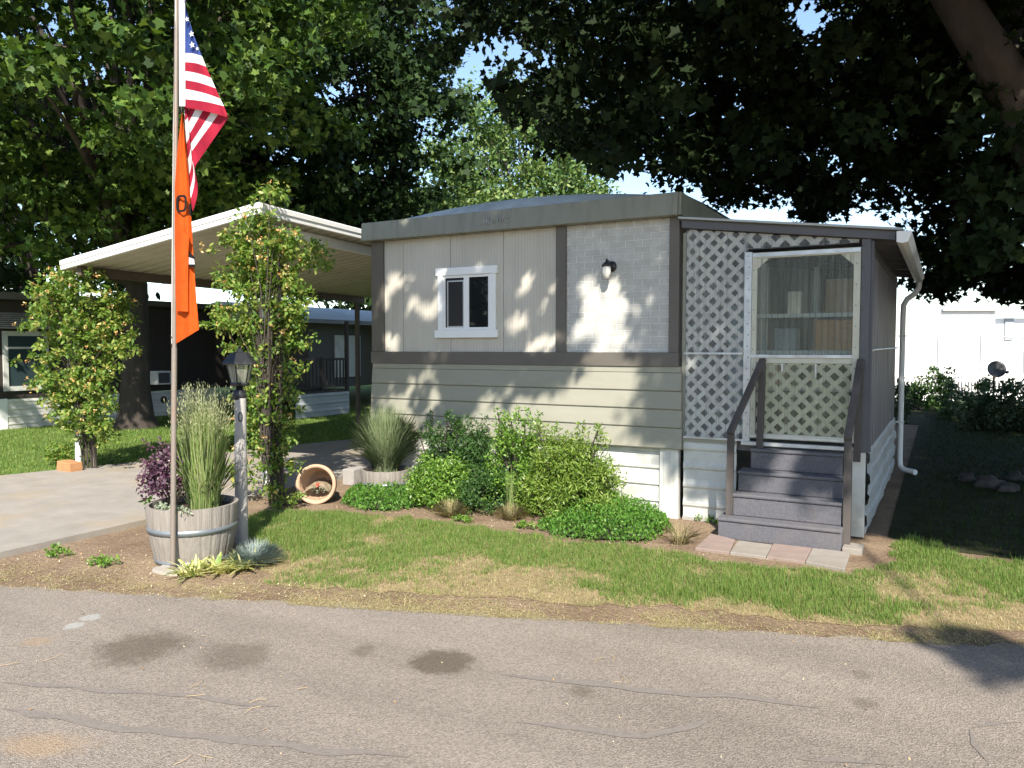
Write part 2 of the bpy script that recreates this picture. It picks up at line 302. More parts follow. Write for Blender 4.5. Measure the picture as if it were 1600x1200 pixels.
def roadmat():
    m, N, L, P = _nodes('weathered_asphalt')
    tc = N.new('ShaderNodeTexCoord')
    def noi(s, d=6, r=.6):
        n = N.new('ShaderNodeTexNoise'); n.inputs['Scale'].default_value = s; n.inputs['Detail'].default_value = d; n.inputs['Roughness'].default_value = r; L.new(tc.outputs['Object'], n.inputs['Vector']); return n
    a = noi(.9, 8); r = N.new('ShaderNodeValToRGB'); L.new(a.outputs[0], r.inputs[0])
    e = r.color_ramp.elements; e[0].position = .3; e[0].color = (.198,.170,.144,1); e[1].position = .7; e[1].color = (.245,.212,.182,1)
    v = N.new('ShaderNodeTexVoronoi'); v.inputs['Scale'].default_value = 150; L.new(tc.outputs['Object'], v.inputs['Vector'])
    r2 = N.new('ShaderNodeMapRange'); r2.inputs[1].default_value = 0; r2.inputs[2].default_value = 1; r2.inputs[3].default_value = .68; r2.inputs[4].default_value = 1.34
    sp = N.new('ShaderNodeSeparateColor'); L.new(v.outputs['Color'], sp.inputs[0]); L.new(sp.outputs[0], r2.inputs[0])
    m2 = N.new('ShaderNodeMixRGB'); m2.blend_type = 'MULTIPLY'; m2.inputs[0].default_value = 1; L.new(r.outputs[0], m2.inputs[1]); L.new(r2.outputs[0], m2.inputs[2])
    out = m2.outputs[0]
    mpt = N.new('ShaderNodeMapping'); mpt.inputs['Rotation'].default_value = (0,0,-R(19)); mpt.inputs['Scale'].default_value = (.12,1.5,1); L.new(tc.outputs['Object'], mpt.inputs[0])
    nt_ = N.new('ShaderNodeTexNoise'); nt_.inputs['Scale'].default_value = 1.3; nt_.inputs['Detail'].default_value = 5; L.new(mpt.outputs[0], nt_.inputs['Vector'])
    rt_ = N.new('ShaderNodeMapRange'); rt_.inputs[1].default_value = .3; rt_.inputs[2].default_value = .7; rt_.inputs[3].default_value = .86; rt_.inputs[4].default_value = 1.12; L.new(nt_.outputs[0], rt_.inputs[0])
    mt_ = N.new('ShaderNodeMixRGB'); mt_.blend_type = 'MULTIPLY'; mt_.inputs[0].default_value = 1; L.new(out, mt_.inputs[1]); L.new(rt_.outputs[0], mt_.inputs[2]); out = mt_.outputs[0]
    v2 = N.new('ShaderNodeTexVoronoi'); v2.inputs['Scale'].default_value = 42; L.new(tc.outputs['Object'], v2.inputs['Vector'])
    rv = N.new('ShaderNodeValToRGB'); rv.color_ramp.elements[0].position = .10; rv.color_ramp.elements[0].color = (.8,.8,.8,1); rv.color_ramp.elements[1].position = .2; rv.color_ramp.elements[1].color = (0,0,0,1); L.new(v2.outputs['Distance'], rv.inputs[0])
    cl_ = N.new('ShaderNodeMixRGB'); L.new(v2.outputs['Color'], cl_.inputs[0]); cl_.inputs[1].default_value = (.07,.06,.055,1); cl_.inputs[2].default_value = (.38,.32,.27,1)
    mv = N.new('ShaderNodeMixRGB'); L.new(rv.outputs[0], mv.inputs[0]); L.new(out, mv.inputs[1]); L.new(cl_.outputs[0], mv.inputs[2]); out = mv.outputs[0]
    nz = noi(9, 8, .75)
    def stain(px0, px1, py0, py1, col, amt, soft=.5):
        nonlocal out
        c = G((px0+px1)/2, (py0+py1)/2); a0 = G(px0, (py0+py1)/2); b0 = G((px0+px1)/2, py0); rx = np.linalg.norm(a0-c); ry = np.linalg.norm(b0-c)
        mp = N.new('ShaderNodeMapping'); mp.vector_type = 'TEXTURE'; mp.inputs['Location'].default_value = tuple(c); mp.inputs['Rotation'].default_value = (0,0,R(25)); mp.inputs['Scale'].default_value = (rx, ry, 1)
        L.new(tc.outputs['Object'], mp.inputs[0])
        ln = N.new('ShaderNodeVectorMath'); ln.operation = 'LENGTH'; L.new(mp.outputs[0], ln.inputs[0])
        ad = N.new('ShaderNodeMath'); ad.operation = 'MULTIPLY_ADD'; L.new(nz.outputs[0], ad.inputs[0]); ad.inputs[1].default_value = 1.5; L.new(ln.outputs[1], ad.inputs[2])
        mr = N.new('ShaderNodeMapRange'); mr.inputs[1].default_value = 1.75; mr.inputs[2].default_value = 1.75-soft; mr.inputs[3].default_value = 0; mr.inputs[4].default_value = amt; L.new(ad.outputs[0], mr.inputs[0])
        mx = N.new('ShaderNodeMixRGB'); L.new(mr.outputs[0], mx.inputs[0]); L.new(out, mx.inputs[1]); mx.inputs[2].default_value = (*col, 1); out = mx.outputs[0]
    oil = (.066,.052,.034)
    stain(135,300,985,1040,oil,.6); stain(300,440,1000,1050,oil,.42); stain(632,748,1014,1058,oil,.68,.35); stain(545,590,1005,1030,oil,.4)
    stain(880,935,1068,1092,oil,.4); stain(1325,1375,1090,1110,oil,.4); stain(1330,1360,1045,1065,oil,.3)
    stain(100,130,973,984,(.38,.40,.39),.5,.3); stain(126,158,960,971,(.38,.40,.39),.5,.3)
    stain(-30,160,1145,1185,(.36,.23,.11),.35,.6); stain(30,90,995,1010,(.36,.23,.11),.3,.5)
    L.new(out, P.inputs[0]); P.inputs['Roughness'].default_value = .9; P.inputs['Specular IOR Level'].default_value = .25
    b = N.new('ShaderNodeBump'); b.inputs['Strength'].default_value = .7; b.inputs['Distance'].default_value = .006; L.new(v.outputs['Distance'], b.inputs['Height']); L.new(b.outputs[0], P.inputs['Normal'])
    return m
M_road = roadmat()
RA = np.array([-3.67,-4.60]); RD = unit(np.array([2.82+3.67, -2.36+4.60])); RN = np.array([RD[1], -RD[0]])     # road edge line, RN points to the street
edge = []
for i in range(-240, 241):
    t = i*.125+ (0 if abs(i) < 240 else 100*np.sign(i)); q = RA+RD*t+RN*(.03*math.sin(i*1.7)+.06*mnoise.noise(Vector((i*.9,2,2)))+.02*random.uniform(-1,1)); edge.append(q)
rp_ = [*edge, edge[-1]+RN*9, edge[0]+RN*9]
road = sheet('road', rp_, .0035, M_road)
M_seal = mat('tar_crack_sealer', (.182,.160,.142), .85, .12, 30, .4, 90)
def ribbon(name, px, wd, z, m, parent):
    P = [G(*p)[:2] for p in px]; Q = []
    for a, b in zip(P[:-1], P[1:]):
        k = max(2, int(np.linalg.norm(b-a)/.05))
        for i in range(k): Q.append(a+(b-a)*i/k)
    Q.append(P[-1]); b_ = MB(); vs = []
    for i, q in enumerate(Q):
        d = unit(Q[min(i+1, len(Q)-1)]-Q[max(i-1, 0)]); n = np.array([-d[1], d[0]]); e = min(1, i/4, (len(Q)-1-i)/4)
        o_ = n*.03*mnoise.noise(Vector((q[0]*4, q[1]*4, 1)))
        for s in (-1, 1): vs.append((*(q+o_+n*s*wd*e*(.38+.32*mnoise.noise(Vector((q[0]*6+s*9, q[1]*6, s))))), z))
    b_.add(vs, [(2*i, 2*i+1, 2*i+3, 2*i+2) for i in range(len(Q)-1)])
    o = b_.build(name, m, parent); return o
for px, wd in (([(0,1068),(150,1078),(300,1092),(440,1108)], .05), ([(0,1110),(200,1140),(330,1152),(480,1172),(640,1187)], .07), ([(780,1055),(900,1066),(1000,1080),(1140,1090),(1285,1108)], .07),
               ([(800,1130),(900,1140),(1010,1152),(1070,1140),(1130,1118)], .06), ([(1240,1185),(1330,1192),(1400,1196)], .06), ([(1515,1140),(1560,1132),(1600,1130)], .06), ([(1515,1140),(1520,1165),(1545,1195)], .05)):
    ribbon('crack_seal', px, wd, .007, M_seal, road)

# driveway slab
M_conc = mat('driveway_concrete', (.27,.245,.215), .9, .14, 3, .35, 70, dirt=(.34,.25,.12), dirt_amt=.55, dscale=.9)
db = MB()
dl = [(-4.42,-4.75),(-4.50,-2.6),(-4.62,3.3),(-7.2,3.4),(-7.75,1.2),(-8.15,-.6),(-8.6,-2.2),(-10.3,-7.0)]
db.poly([(*p, -.05) for p in dl], (0,0,.105))
drv = db.build('driveway', M_conc); drv['kind'] = 'structure'

# lawns (base turf sheets + blades)
lawn_px = [(372,842),(385,815),(405,802),(450,798),(520,800),(590,806),(650,812),(740,824),(820,836),(900,848),(1000,856),(1060,862),(1110,878),(1200,888),(1262,892),(1325,897),(1370,893),(1398,878),(1392,862),(1425,835)]
lawn_poly = [tuple(G(*p)[:2]) for p in lawn_px]+[(2.6,-.3),(3.6,-.2),(9,-.5),(9,-1.0)]
low_px = [(1600,990),(1500,985),(1400,978),(1300,972),(1200,966),(1100,955),(1000,948),(900,940),(760,934),(640,928),(520,922),(440,918),(408,912),(418,890),(432,872),(415,855)]
lawn_poly = lawn_poly+[tuple(G(*p)[:2]) for p in low_px]
def ragged(poly, amp=.05, step=.07):
    out = []
    for a, b in zip(poly, poly[1:]+poly[:1]):
        a = np.array(a); b = np.array(b); L_ = np.linalg.norm(b-a); k = max(1, int(L_/step)); nrm = np.array([b[1]-a[1], a[0]-b[0]])/(L_+1e-9)
        for i in range(k): q = a+(b-a)*i/k; out.append(tuple(q+nrm*amp*(mnoise.noise(Vector((q[0]*5, q[1]*5, 3)))+.6*mnoise.noise(Vector((q[0]*17, q[1]*17, 5))))))
    return out
lawn_poly = ragged(lawn_poly, .13)
lawn = sheet('front_lawn', lawn_poly, .0025, M_turf)
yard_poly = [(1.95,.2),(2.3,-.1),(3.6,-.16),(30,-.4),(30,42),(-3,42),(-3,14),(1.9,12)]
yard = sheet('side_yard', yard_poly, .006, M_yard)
nl_poly = [(-8.2,-.6),(-7.8,1.2),(-7.25,3.4),(-4.7,3.5),(-4.7,30),(-26,30),(-26,-9),(-11.6,-8.5),(-8.65,-2.2)]
nlawn = sheet('neighbour_lawn', nl_poly, .004, M_turfn)

M_blade = leafmat('grass_blades_green', [(.07,.145,.024),(.11,.20,.036),(.17,.26,.055),(.27,.30,.095)], .35, .6)
M_straw = leafmat('grass_blades_dry', [(.36,.28,.15),(.46,.38,.21),(.33,.31,.13),(.52,.46,.30)], .25, .8)
def scatter(poly, n, seed=0):
    q = np.array(poly); lo, hi = q.min(0), q.max(0); P = RNG.uniform(lo, hi, (n, 2)); return P[inpoly(P, poly)]
vis = [p for p in lawn_poly]
Pg = scatter([p for p in lawn_poly if p[0] < 5]+[], 420000)
px_, py_, _z = proj(np.column_stack([Pg, np.zeros(len(Pg))]))
Pg = Pg[(px_ < 1680)]
# distance to street decides how dry the turf is, broken up by noise
dstr = -((Pg-RA)@RN); nz_ = fnoise(Pg, 1.3, 3.1); nz2 = fnoise(Pg, 5., 8.)
dry = .86-.98*np.clip((dstr-.15)/1.35, 0, 1)+nz_*1.15+nz2*.5
lush = np.exp(-(((Pg-G(1150,925)[:2])/np.array([.42,.33]))**2).sum(1))+.7*np.exp(-(((Pg-G(1290,945)[:2])/np.array([.35,.2]))**2).sum(1))
bare = np.exp(-(((Pg-G(1440,935)[:2])/np.array([.45,.3]))**2).sum(1))+.6*np.exp(-(((Pg-G(740,890)[:2])/np.array([.6,.25]))**2).sum(1))+.6*np.exp(-(((Pg-G(880,925)[:2])/np.array([.8,.25]))**2).sum(1))
dry = dry-lush*1.0+bare*.5
u = RNG.uniform(0, 1, len(Pg)); isdry = u < np.clip((dry-.02)*1.25, .03, .95); keep = ~isdry | (RNG.uniform(0,1,len(Pg)) < .30); thin = RNG.uniform(0,1,len(Pg)) < np.clip(1.25-.9*np.clip(dry,0,1.2), .25, 1); isdry_g = isdry | ~thin
gp = Pg[~isdry_g]
ck = [np.array(gp[i])+RNG.normal(size=(int(RNG.integers(25,70)),2))*RNG.uniform(.02,.05) for i in RNG.choice(len(gp), 90)]; NCK = sum(len(q) for q in ck); gp = np.vstack([gp]+ck); dp = Pg[isdry & keep]
hh = .020+.016*RNG.lognormal(0,.5,len(gp)).clip(0,3.5); hh[-NCK:] *= 1.7; hh = hh*(1+.5*np.exp(-(((gp-G(1150,925)[:2])/.45)**2).sum(1)))
o = bigmesh('lawn_grass', blades(np.column_stack([gp, np.full(len(gp), .002)]), hh, RNG.uniform(.0025,.0045,len(gp)), RNG.uniform(.005,.035,len(gp)), segs=2), 5, M_blade); tag(o, 'short green lawn grass in front of the trailer home', 'grass', kind='stuff')
o = bigmesh('dry_grass', blades(np.column_stack([dp, np.full(len(dp), .002)]), RNG.uniform(.01,.03,len(dp)), RNG.uniform(.002,.004,len(dp)), RNG.uniform(.015,.06,len(dp)), segs=2), 5, M_straw); tag(o, 'straw coloured dead grass patches in the front lawn', 'grass', kind='stuff')
# dry verge along the street
n = 60000; t = RNG.uniform(-5, 12, n); dd = RNG.exponential(.24, n); P = RA+RD*t[:,None]-RN*(dd-.04)[:,None]
k = (fnoise(P, 1.3, 5.)+.5*fnoise(P, 5., 2.) > -.02) | (RNG.uniform(0,1,n) < .2); P = P[k]; n = len(P)
o = bigmesh('verge_straw', blades(np.column_stack([P, np.full(n, .003)]), RNG.uniform(.004,.02,n), RNG.uniform(.002,.0045,n), RNG.uniform(.02,.07,n), segs=2), 5, M_straw); tag(o, 'dry straw strip along the edge of the street', 'dry grass', kind='stuff')
# neighbour lawn tufts + shaded yard blades
Pn = scatter([(-8.3,-.6),(-7.9,1.2),(-7.3,3.4),(-4.7,3.6),(-4.7,9),(-15,9),(-15,-5),(-10.4,-5.),(-8.65,-2.2)], 70000)
n = len(Pn); o = bigmesh('neighbour_grass', blades(np.column_stack([Pn, np.full(n, .004)]), RNG.uniform(.03,.06,n), RNG.uniform(.008,.014,n), RNG.uniform(.005,.04,n), segs=2), 5, M_blade); tag(o, 'green lawn grass left of the driveway by the brown house', 'grass', kind='stuff')
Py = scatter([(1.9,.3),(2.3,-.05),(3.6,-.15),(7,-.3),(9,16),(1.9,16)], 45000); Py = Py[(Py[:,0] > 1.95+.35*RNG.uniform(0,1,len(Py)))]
n = len(Py); M_dblade = leafmat('grass_blades_shade', [(.018,.036,.010),(.028,.05,.013),(.038,.062,.017)], .1, .8, .1)  # shaded copy of the blade greens, shade put into the colour
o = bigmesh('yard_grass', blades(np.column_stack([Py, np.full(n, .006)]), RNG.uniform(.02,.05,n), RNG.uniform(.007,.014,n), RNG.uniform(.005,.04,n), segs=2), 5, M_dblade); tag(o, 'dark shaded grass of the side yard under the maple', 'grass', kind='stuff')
# litter on road and beds
M_litter = leafmat('dry_leaf_litter', [(.45,.33,.18),(.55,.45,.3),(.35,.2,.09),(.6,.55,.42)], .1, .8)
t = RNG.uniform(-6, 9, 900); P = RA+RD*t[:,None]+RN*(RNG.uniform(.1, 5.2, 900)**1)[:,None]; P3 = np.column_stack([P, np.full(len(P), .009)])
Sc = scatter([tuple(G(*p)[:2]) for p in ((0,880),(225,835),(240,900),(420,905),(900,950),(0,925))], 1800); P3 = np.vstack([P3, np.column_stack([Sc, np.full(len(Sc), .006)])])
Sb = scatter([tuple(G(*p)[:2]) for p in ((440,795),(560,790),(700,775),(900,790),(1060,840),(1330,895),(1080,870),(820,836),(650,812))], 1500); P3 = np.vstack([P3, np.column_stack([Sb, np.full(len(Sb), .006)])])
n = len(P3); d_ = np.zeros((n,3)); o = leaves('leaf_litter', P3, .014, OVAL, M_litter, up=4., droop=0., sj=.6); tag(o, 'scattered dry petals and leaf bits on road and soil', 'litter', kind='stuff')
# straw twigs on the road
tb = MB()
for px, py in ((300,1085),(310,1188),(428,1082),(965,1063),(950,1030),(28,1035)):
    c = G(px, py, .01)
    for k in range(3):
        a = random.uniform(0, 6.28); l = random.uniform(.04,.11); q_ = c+RNG.normal(size=3)*np.array([.07,.07,0]); tb.tube([q_, q_+np.array([math.cos(a)*l*.5, math.sin(a)*l*.5, .005]), q_+np.array([math.cos(a+.3)*l, math.sin(a+.3)*l, .001])], .0013, 4)
o = tb.build('straw_twigs', mat('dry_twig', (.45,.33,.18), .9)); tag(o, 'thin dry twigs lying on the asphalt', 'twigs', kind='stuff')

# ================================================================== MOBILE HOME
home = thing('mobile_home', 'beige single wide mobile home with brown trim and grey brick panel', 'mobile home', (-1.95,0,0))
XL, XR, BK = -3.90, 0.0, 15.5
MB().box(XL+.02, XR-.02, .04, BK, .72, 3.06).build('body', M_wall, home)
seams = [-3.72,-3.43,-2.74,-2.02,-1.355]
wb = MB()
for a, b in zip(seams[:-1], seams[1:]): wb.box(a+.003, b-.003, .006, .039, 1.70, 3.06)
wb.build('wall_panel', M_wall, home)
MB().box(-1.235,-.085,.010,.039,1.70,3.06).build('brick_panel', M_brick, home)
for x0, x1 in ((-3.905,-3.722),(-1.353,-1.237),(-.083,.02)):
    MB().box(x0, x1, -.022, .039, 1.70, 3.06).build('trim_post', M_taupe, home, bevel=.004)
MB().box(-3.91,.025,-.035,.039,1.555,1.699).build('trim_band', M_taupe, home, bevel=.004)
MB().box(-3.895,.045,-.02,.039,1.495,1.554).build('drip_rail', M_lap, home, bevel=.003)
lp = MB(); zs = [1.495,1.305,1.118,.93,.715]
for i in range(4):
    z1, z0 = zs[i], zs[i+1]; o0, o1 = -.018-.004*i, -.036-.004*i
    pr_ = [(0,.02,z1),(0,o0,z1-.004),(0,o1,z0+.012),(0,o1+.008,z0+.001),(0,.02,z0+.001)]
    dx = .008*i
    lp.poly([(XL-.0-dx, p[1], p[2]) for p in pr_], (3.955+dx*1.5, 0, 0))
lp.build('lap_siding', M_lap, home)
# ribbed metal skirting below
sk = MB(); y0 = .03; prof = []
for k in range(4):
    z = .02+k*.172; prof += [(y0-.0,z),(y0-.002,z+.10),(y0+.016,z+.112),(y0+.016,z+.128),(y0-.006,z+.14),(y0-.006,z+.16),(y0,z+.17)]
vs = [(x, p[0], p[1]) for x in (XL,-.17) for p in prof]; m_ = len(prof)
sk.add(vs, [(i, i+1, m_+i+1, m_+i) for i in range(m_-1)]); sk.build('skirting', M_skirt, home)
pb = MB(); pb.box(-.168,.03,-.004,.06,.0,.712)
for xx in (-.12,-.06,-.01): pb.box(xx-.004, xx+.004, -.010, -.0045, .01, .705)
pb.build('corner_post', M_skirt, home)
MB().box(XL-.02, XL+.0, .04, BK, .72, 3.05).build('side_wall', M_lap, home)
MB().box(XL-.01, XL+.005, .05, BK, .0, .715).build('side_skirting', M_skirt, home)
# fascia + soffit + bowed roof
fb = MB()
fb.poly([(-3.97,-.13,3.065),(.03,-.13,3.065),(.03,-.115,3.29),(-3.97,-.115,3.285)], (0,.02,0))
fb.poly([(.03,-.112,3.066),(.03,BK,3.066),(.03,BK,3.29),(.03,-.098,3.29)], (.03,0,0))
fb.poly([(-3.99,-.112,3.066),(-3.99,BK,3.066),(-3.99,BK,3.285),(-3.99,-.098,3.285)], (.02,0,0))
fb.build('fascia', M_fascia, home, bevel=.004)
sb_ = MB(); sb_.box(-3.965,.028,-.109,.0055,3.062,3.074)
for i in range(24): x = -3.9+i*.17; sb_.box(x-.008, x+.008, -.108, .004, 3.056, 3.0615)
sb_.build('soffit', M_fascia, home)
rb = MB(); nx = 28; vs = []
for yi, y in enumerate((-.09, .25, 1.0, 4, BK)):
    for i in range(nx+1):
        u = i/nx; x = -3.96+4.0*u; z = 3.275+(.05+.29*(1-(2*u-1)**2))*(min(1, (y+.09)/.3) if yi < 2 else 1)*(.55 if yi == 1 else 1)
        if yi == 0: z = 3.272
        vs.append((x, y, z))
rb.add(vs, [(j*(nx+1)+i, j*(nx+1)+i+1, (j+1)*(nx+1)+i+1, (j+1)*(nx+1)+i) for j in range(4) for i in range(nx)], 0, True)
rb.build('roof', M_roof, home)
# window
win = MB().box(-2.935,-2.09,-.030,.005,2.595,2.685).box(-2.945,-2.085,-.036,.005,1.865,1.955).box(-2.905,-2.835,-.024,.005,1.956,2.594).box(-2.185,-2.112,-.024,.005,1.956,2.594).build('window', M_white, home, bevel=.003)
fr = MB(); x0, x1, z0, z1 = -2.833,-2.187,1.957,2.593; fw = .028
fr.box(x0, x1, -.012, .004, z0, z0+fw).box(x0, x1, -.012, .004, z1-fw, z1).box(x0, x0+fw, -.012, .004, z0+fw, z1-fw).box(x1-fw, x1, -.012, .004, z0+fw, z1-fw).box(-2.545,-2.475,-.014,.004,z0+fw,z1-fw)
fr.build('frame', M_white, win)
MB().box(-2.475,x1-fw,-.003,.003,z0+fw,z1-fw).build('pane', M_glass, win)
sf = MB(); a, b = x0+fw, -2.545; c, d = z0+fw, z1-fw; g_ = .016
sf.box(a+.022,b,-.008,.003,c,c+g_).box(a+.022,b,-.008,.003,d-.045,d-.045+g_).box(a+.022,a+.022+g_,-.008,.003,c+g_,d-.045).box(b-g_,b,-.008,.003,c+g_,d-.045)
sf.build('screen_frame', M_alu, win)
MB().box(a,b,-.002,.003,c,d).build('insect_screen', glassmat('screened_window_glass', (.03,.03,.034), .18), win)
# script emblem on the fascia
def strokes(): return [
    [(-.10,.02),(-.05,-.01),(.02,.02),(.08,.09),(.11,.16),(.10,.08),(.07,.0),(.06,-.04)],[(.07,.0),(.13,.11),(.17,.16),(.16,.06),(.14,-.03)],[(.14,-.02),(.2,.10),(.24,.15),(.22,.05),(.22,.0),(.25,.01)],
    [(.33,.07),(.28,.08),(.26,.03),(.29,.0),(.33,.05),(.34,.08),(.33,.01),(.36,.01)],[(.38,.0),(.40,.08),(.45,.08)],[(.46,.0),(.53,.17),(.49,.02),(.52,.0)],[(.54,.04),(.59,.05),(.58,.09),(.54,.06),(.55,.01),(.60,.01)],
    [(.68,.17),(.63,.02),(.66,.0)],[(.75,.17),(.70,.02),(.73,.0)],[(.61,.12),(.80,.12)],[(.75,.04),(.81,.05),(.80,.09),(.75,.06),(.76,.01),(.83,.02)]]
eb = MB()
for s in strokes(): eb.tube([(-2.235+u*.44, -.131-.003, 3.135+v*.48) for u, v in s], .0038, 5)
eb.build('emblem', mat('emblem_metal', (.46,.47,.46), .35, .1, metal=.5), home)
# wall lantern on brick
ln = thing('wall_lantern', 'small black wall lantern with clear glass on the grey brick panel', 'wall lamp', (-.72,0,2.55))
MB().lathe([(0,-.02),(.052,-.02),(.058,-.006),(.045,.006),(0,.012)], (-.71,-.012,2.60), 20, axis=(0,-1,0)).build('back_plate', M_black, ln)
MB().tube([(-.715,-.02,2.60),(-.72,-.06,2.655),(-.725,-.095,2.66),(-.728,-.10,2.63)], .008, 8).build('arm', M_black, ln)
MB().lathe([(0,.075),(.006,.07),(.009,.045),(.02,.035),(.052,.0),(.055,-.012),(0,-.012)], (-.728,-.10,2.605), 18).build('cap', M_black, ln)
MB().lathe([(.043,-.0),(.046,-.06),(.03,-.115),(.012,-.125),(0,-.125)], (-.728,-.10,2.592), 18).build('glass_shade', mat('lamp_glass', (.62,.62,.58), .15, .05, spec=.6), ln)

# ================================================================== PORCH
porch = thing('lattice_porch', 'enclosed lattice porch with sloping roof on the right of the home', 'porch', (.9,0,0))
M_sheet = sheetmat('corrugated_fibreglass', (.62,.64,.66), .26, .5, .3)
M_sheetc = sheetmat('clear_corrugated_plastic', (.50,.54,.48), .22, .4, .12)
M_sheety = sheetmat('yellowed_corrugated_plastic', (.52,.53,.38), .30, .4, .35)
M_side = sheetmat('brown_fibreglass_sheet', (.27,.25,.26), .93, .35, .45)
def lattice(mb, x0, x1, z0, z1, y, sp=.142, wd=.043, th=.006, ph=0., z1b=None):
    """diagonal slats clipped to a rectangle (top may slope to z1b at x1); two layers"""
    z1b = z1 if z1b is None else z1b
    H = max(z1, z1b)
    for lay, sg in ((0, 1), (1, -1)):
        k0 = int((-H*2)/sp)-40
        for k in range(-60, 80):
            c = k*sp+ph+random.uniform(-.006,.006)
            # strip band: |(z - sg*x) - c| <= wd/sqrt2
            h = wd*.7071
            poly = [(x0-1, sg*(x0-1)+c-h), (x1+1, sg*(x1+1)+c-h), (x1+1, sg*(x1+1)+c+h), (x0-1, sg*(x0-1)+c+h)]
            for nx_, nz_, dd_ in ((1,0,x0),(-1,0,-x1),(0,1,z0),None or ((z1b-z1)/(x1-x0), -1, -(z1-(z1b-z1)/(x1-x0)*x0))):
                out = []
                for i in range(len(poly)):
                    p, q = poly[i], poly[(i+1)%len(poly)]; fp = nx_*p[0]+nz_*p[1]-dd_; fq = nx_*q[0]+nz_*q[1]-dd_
                    if fp >= 0: out.append(p)
                    if (fp >= 0) != (fq >= 0): t = fp/(fp-fq); out.append((p[0]+t*(q[0]-p[0]), p[1]+t*(q[1]-p[1])))
                poly = out
                if len(poly) < 3: break
            if len(poly) >= 3: mb.poly([(p[0], y+lay*(th+.0005), p[1]) for p in poly], (0, th, 0))
    return mb
def corrug(mb, x0, x1, z0, z1, y, pitch=.032, amp=.006, z1b=None):
    z1b = z1 if z1b is None else z1b; n = int((x1-x0)/pitch*6); vs = []
    for i in range(n+1):
        x = x0+(x1-x0)*i/n; yy = y+amp*math.sin(2*math.pi*(x-x0)/pitch)
        vs += [(x, yy, z0), (x, yy, z1+(z1b-z1)*i/n)]
    mb.add(vs, [(2*i, 2*i+2, 2*i+3, 2*i+1) for i in range(n)], 0, True); return mb
def ztop(x): return 2.945+(x-.07)*(-.245/1.91)
# floor and back
MB().box(.06,1.74,.06,4.3,.74,.82).build('floor', mat('porch_floor_paint', (.16,.15,.15), .7), porch)
MB().poly([(.062,4.28,.82),(1.74,4.28,.82),(1.74,4.28,ztop(1.74)+.07),(.062,4.28,ztop(.062)+.07)], (0,.05,0)).build('back_wall', mat('porch_inner_wall', (.17,.18,.17), .8), porch)
MB().box(.045,.075,.03,.12,.72,2.9).build('wall_post', M_lap, porch)
lattice(MB(), .085,.665,.855,1.683,.02, ph=.03).build('lattice_panel', M_latt, porch)
lattice(MB(), .085,.665,1.70,ztop(.085)-.01,.02, ph=.08, z1b=ztop(.665)-.01).build('lattice_panel', M_latt, porch)
lattice(MB(), .672,1.675,2.705,ztop(.672)-.01,.02, sp=.172, wd=.05, ph=.05, z1b=ztop(1.675)-.01).build('lattice_panel', M_latt, porch)
corrug(MB(), .082,.70,.86,1.682,-.008, .05, .006).build('plastic_sheet', M_sheet, porch)
corrug(MB(), .082,.70,1.70,ztop(.082)-.02,-.008, .055, .008, z1b=ztop(.70)-.02).build('plastic_sheet', M_sheet, porch)
corrug(MB(), .66,1.675,2.69,ztop(.66)-.02,-.002, .034, .004, z1b=ztop(1.675)-.02).build('plastic_sheet', M_sheet, porch)
MB().box(.078,.66,-.018,.012,1.683,1.70).build('metal_rail', M_alu, porch); MB().box(.078,.665,-.02,.012,.838,.856).build('metal_rail', M_alu, porch)
js = MB().box(.667,.735,-.020,.03,.84,2.665); js.build('door_jamb', M_alu, porch)
SCR = []
for i in range(17): sc_ = MB(); SCR.append(sc_); sc_.lathe([(0,.003),(.006,.002),(.006,0)], (.70+.012*(i%2), -.021, .9+i*.108), 6, axis=(0,-1,0))
for i in range(10):
    z = .95+i*.19
    for cc in ((1.715,-.035,z),(1.66,-.024,z+.04),(.757,-.024,z+.02)): SCR.append(MB().lathe([(0,.003),(.005,.002),(.005,0)], cc, 6, axis=(0,-1,0)))
for q_ in SCR: q_.build('screw', M_black, porch)
# door
door = MB().box(.738,.785,-.022,.02,.875,2.655).box(1.635,1.695,-.022,.02,.875,2.655).box(.786,1.634,-.022,.02,2.60,2.655).box(.786,1.634,-.024,.02,.875,.925).box(.786,1.634,-.018,.02,1.60,1.665).build('door', M_cream, porch, bevel=.003)
for sx, xx in ((1,.786),(-1,1.634)): MB().poly([(xx,-.016,2.599),(xx+sx*.11,-.016,2.599),(xx,-.016,2.50)], (0,.006,0)).build('corner_gusset', M_cream, door)
for q_ in ((.742,1.692,-.036,-.0225,2.612,2.648),(.735,1.64,-.036,-.0245,1.652,1.682),(.74,1.69,-.034,-.0245,.885,.905)): MB().box(*q_).build('metal_strip', M_alu, door)
lattice(MB(), .787,1.633,.926,1.599,.0, ph=.06).build('lattice', M_cream, door)
corrug(MB(), .80,1.62,.93,1.59,-.008, .03, .004).build('lower_sheet', M_sheety, door)
corrug(MB(), .787,1.633,1.684,2.598,-.012, .056, .011).build('upper_sheet', M_sheetc, door)
MB().bar((1.03,-.03,1.52),(1.03,-.03,1.60),.02,.012).build('handle', M_alu, door); MB().bar((1.33,-.03,1.47),(1.33,-.03,1.60),.02,.012).build('latch', M_alu, door)
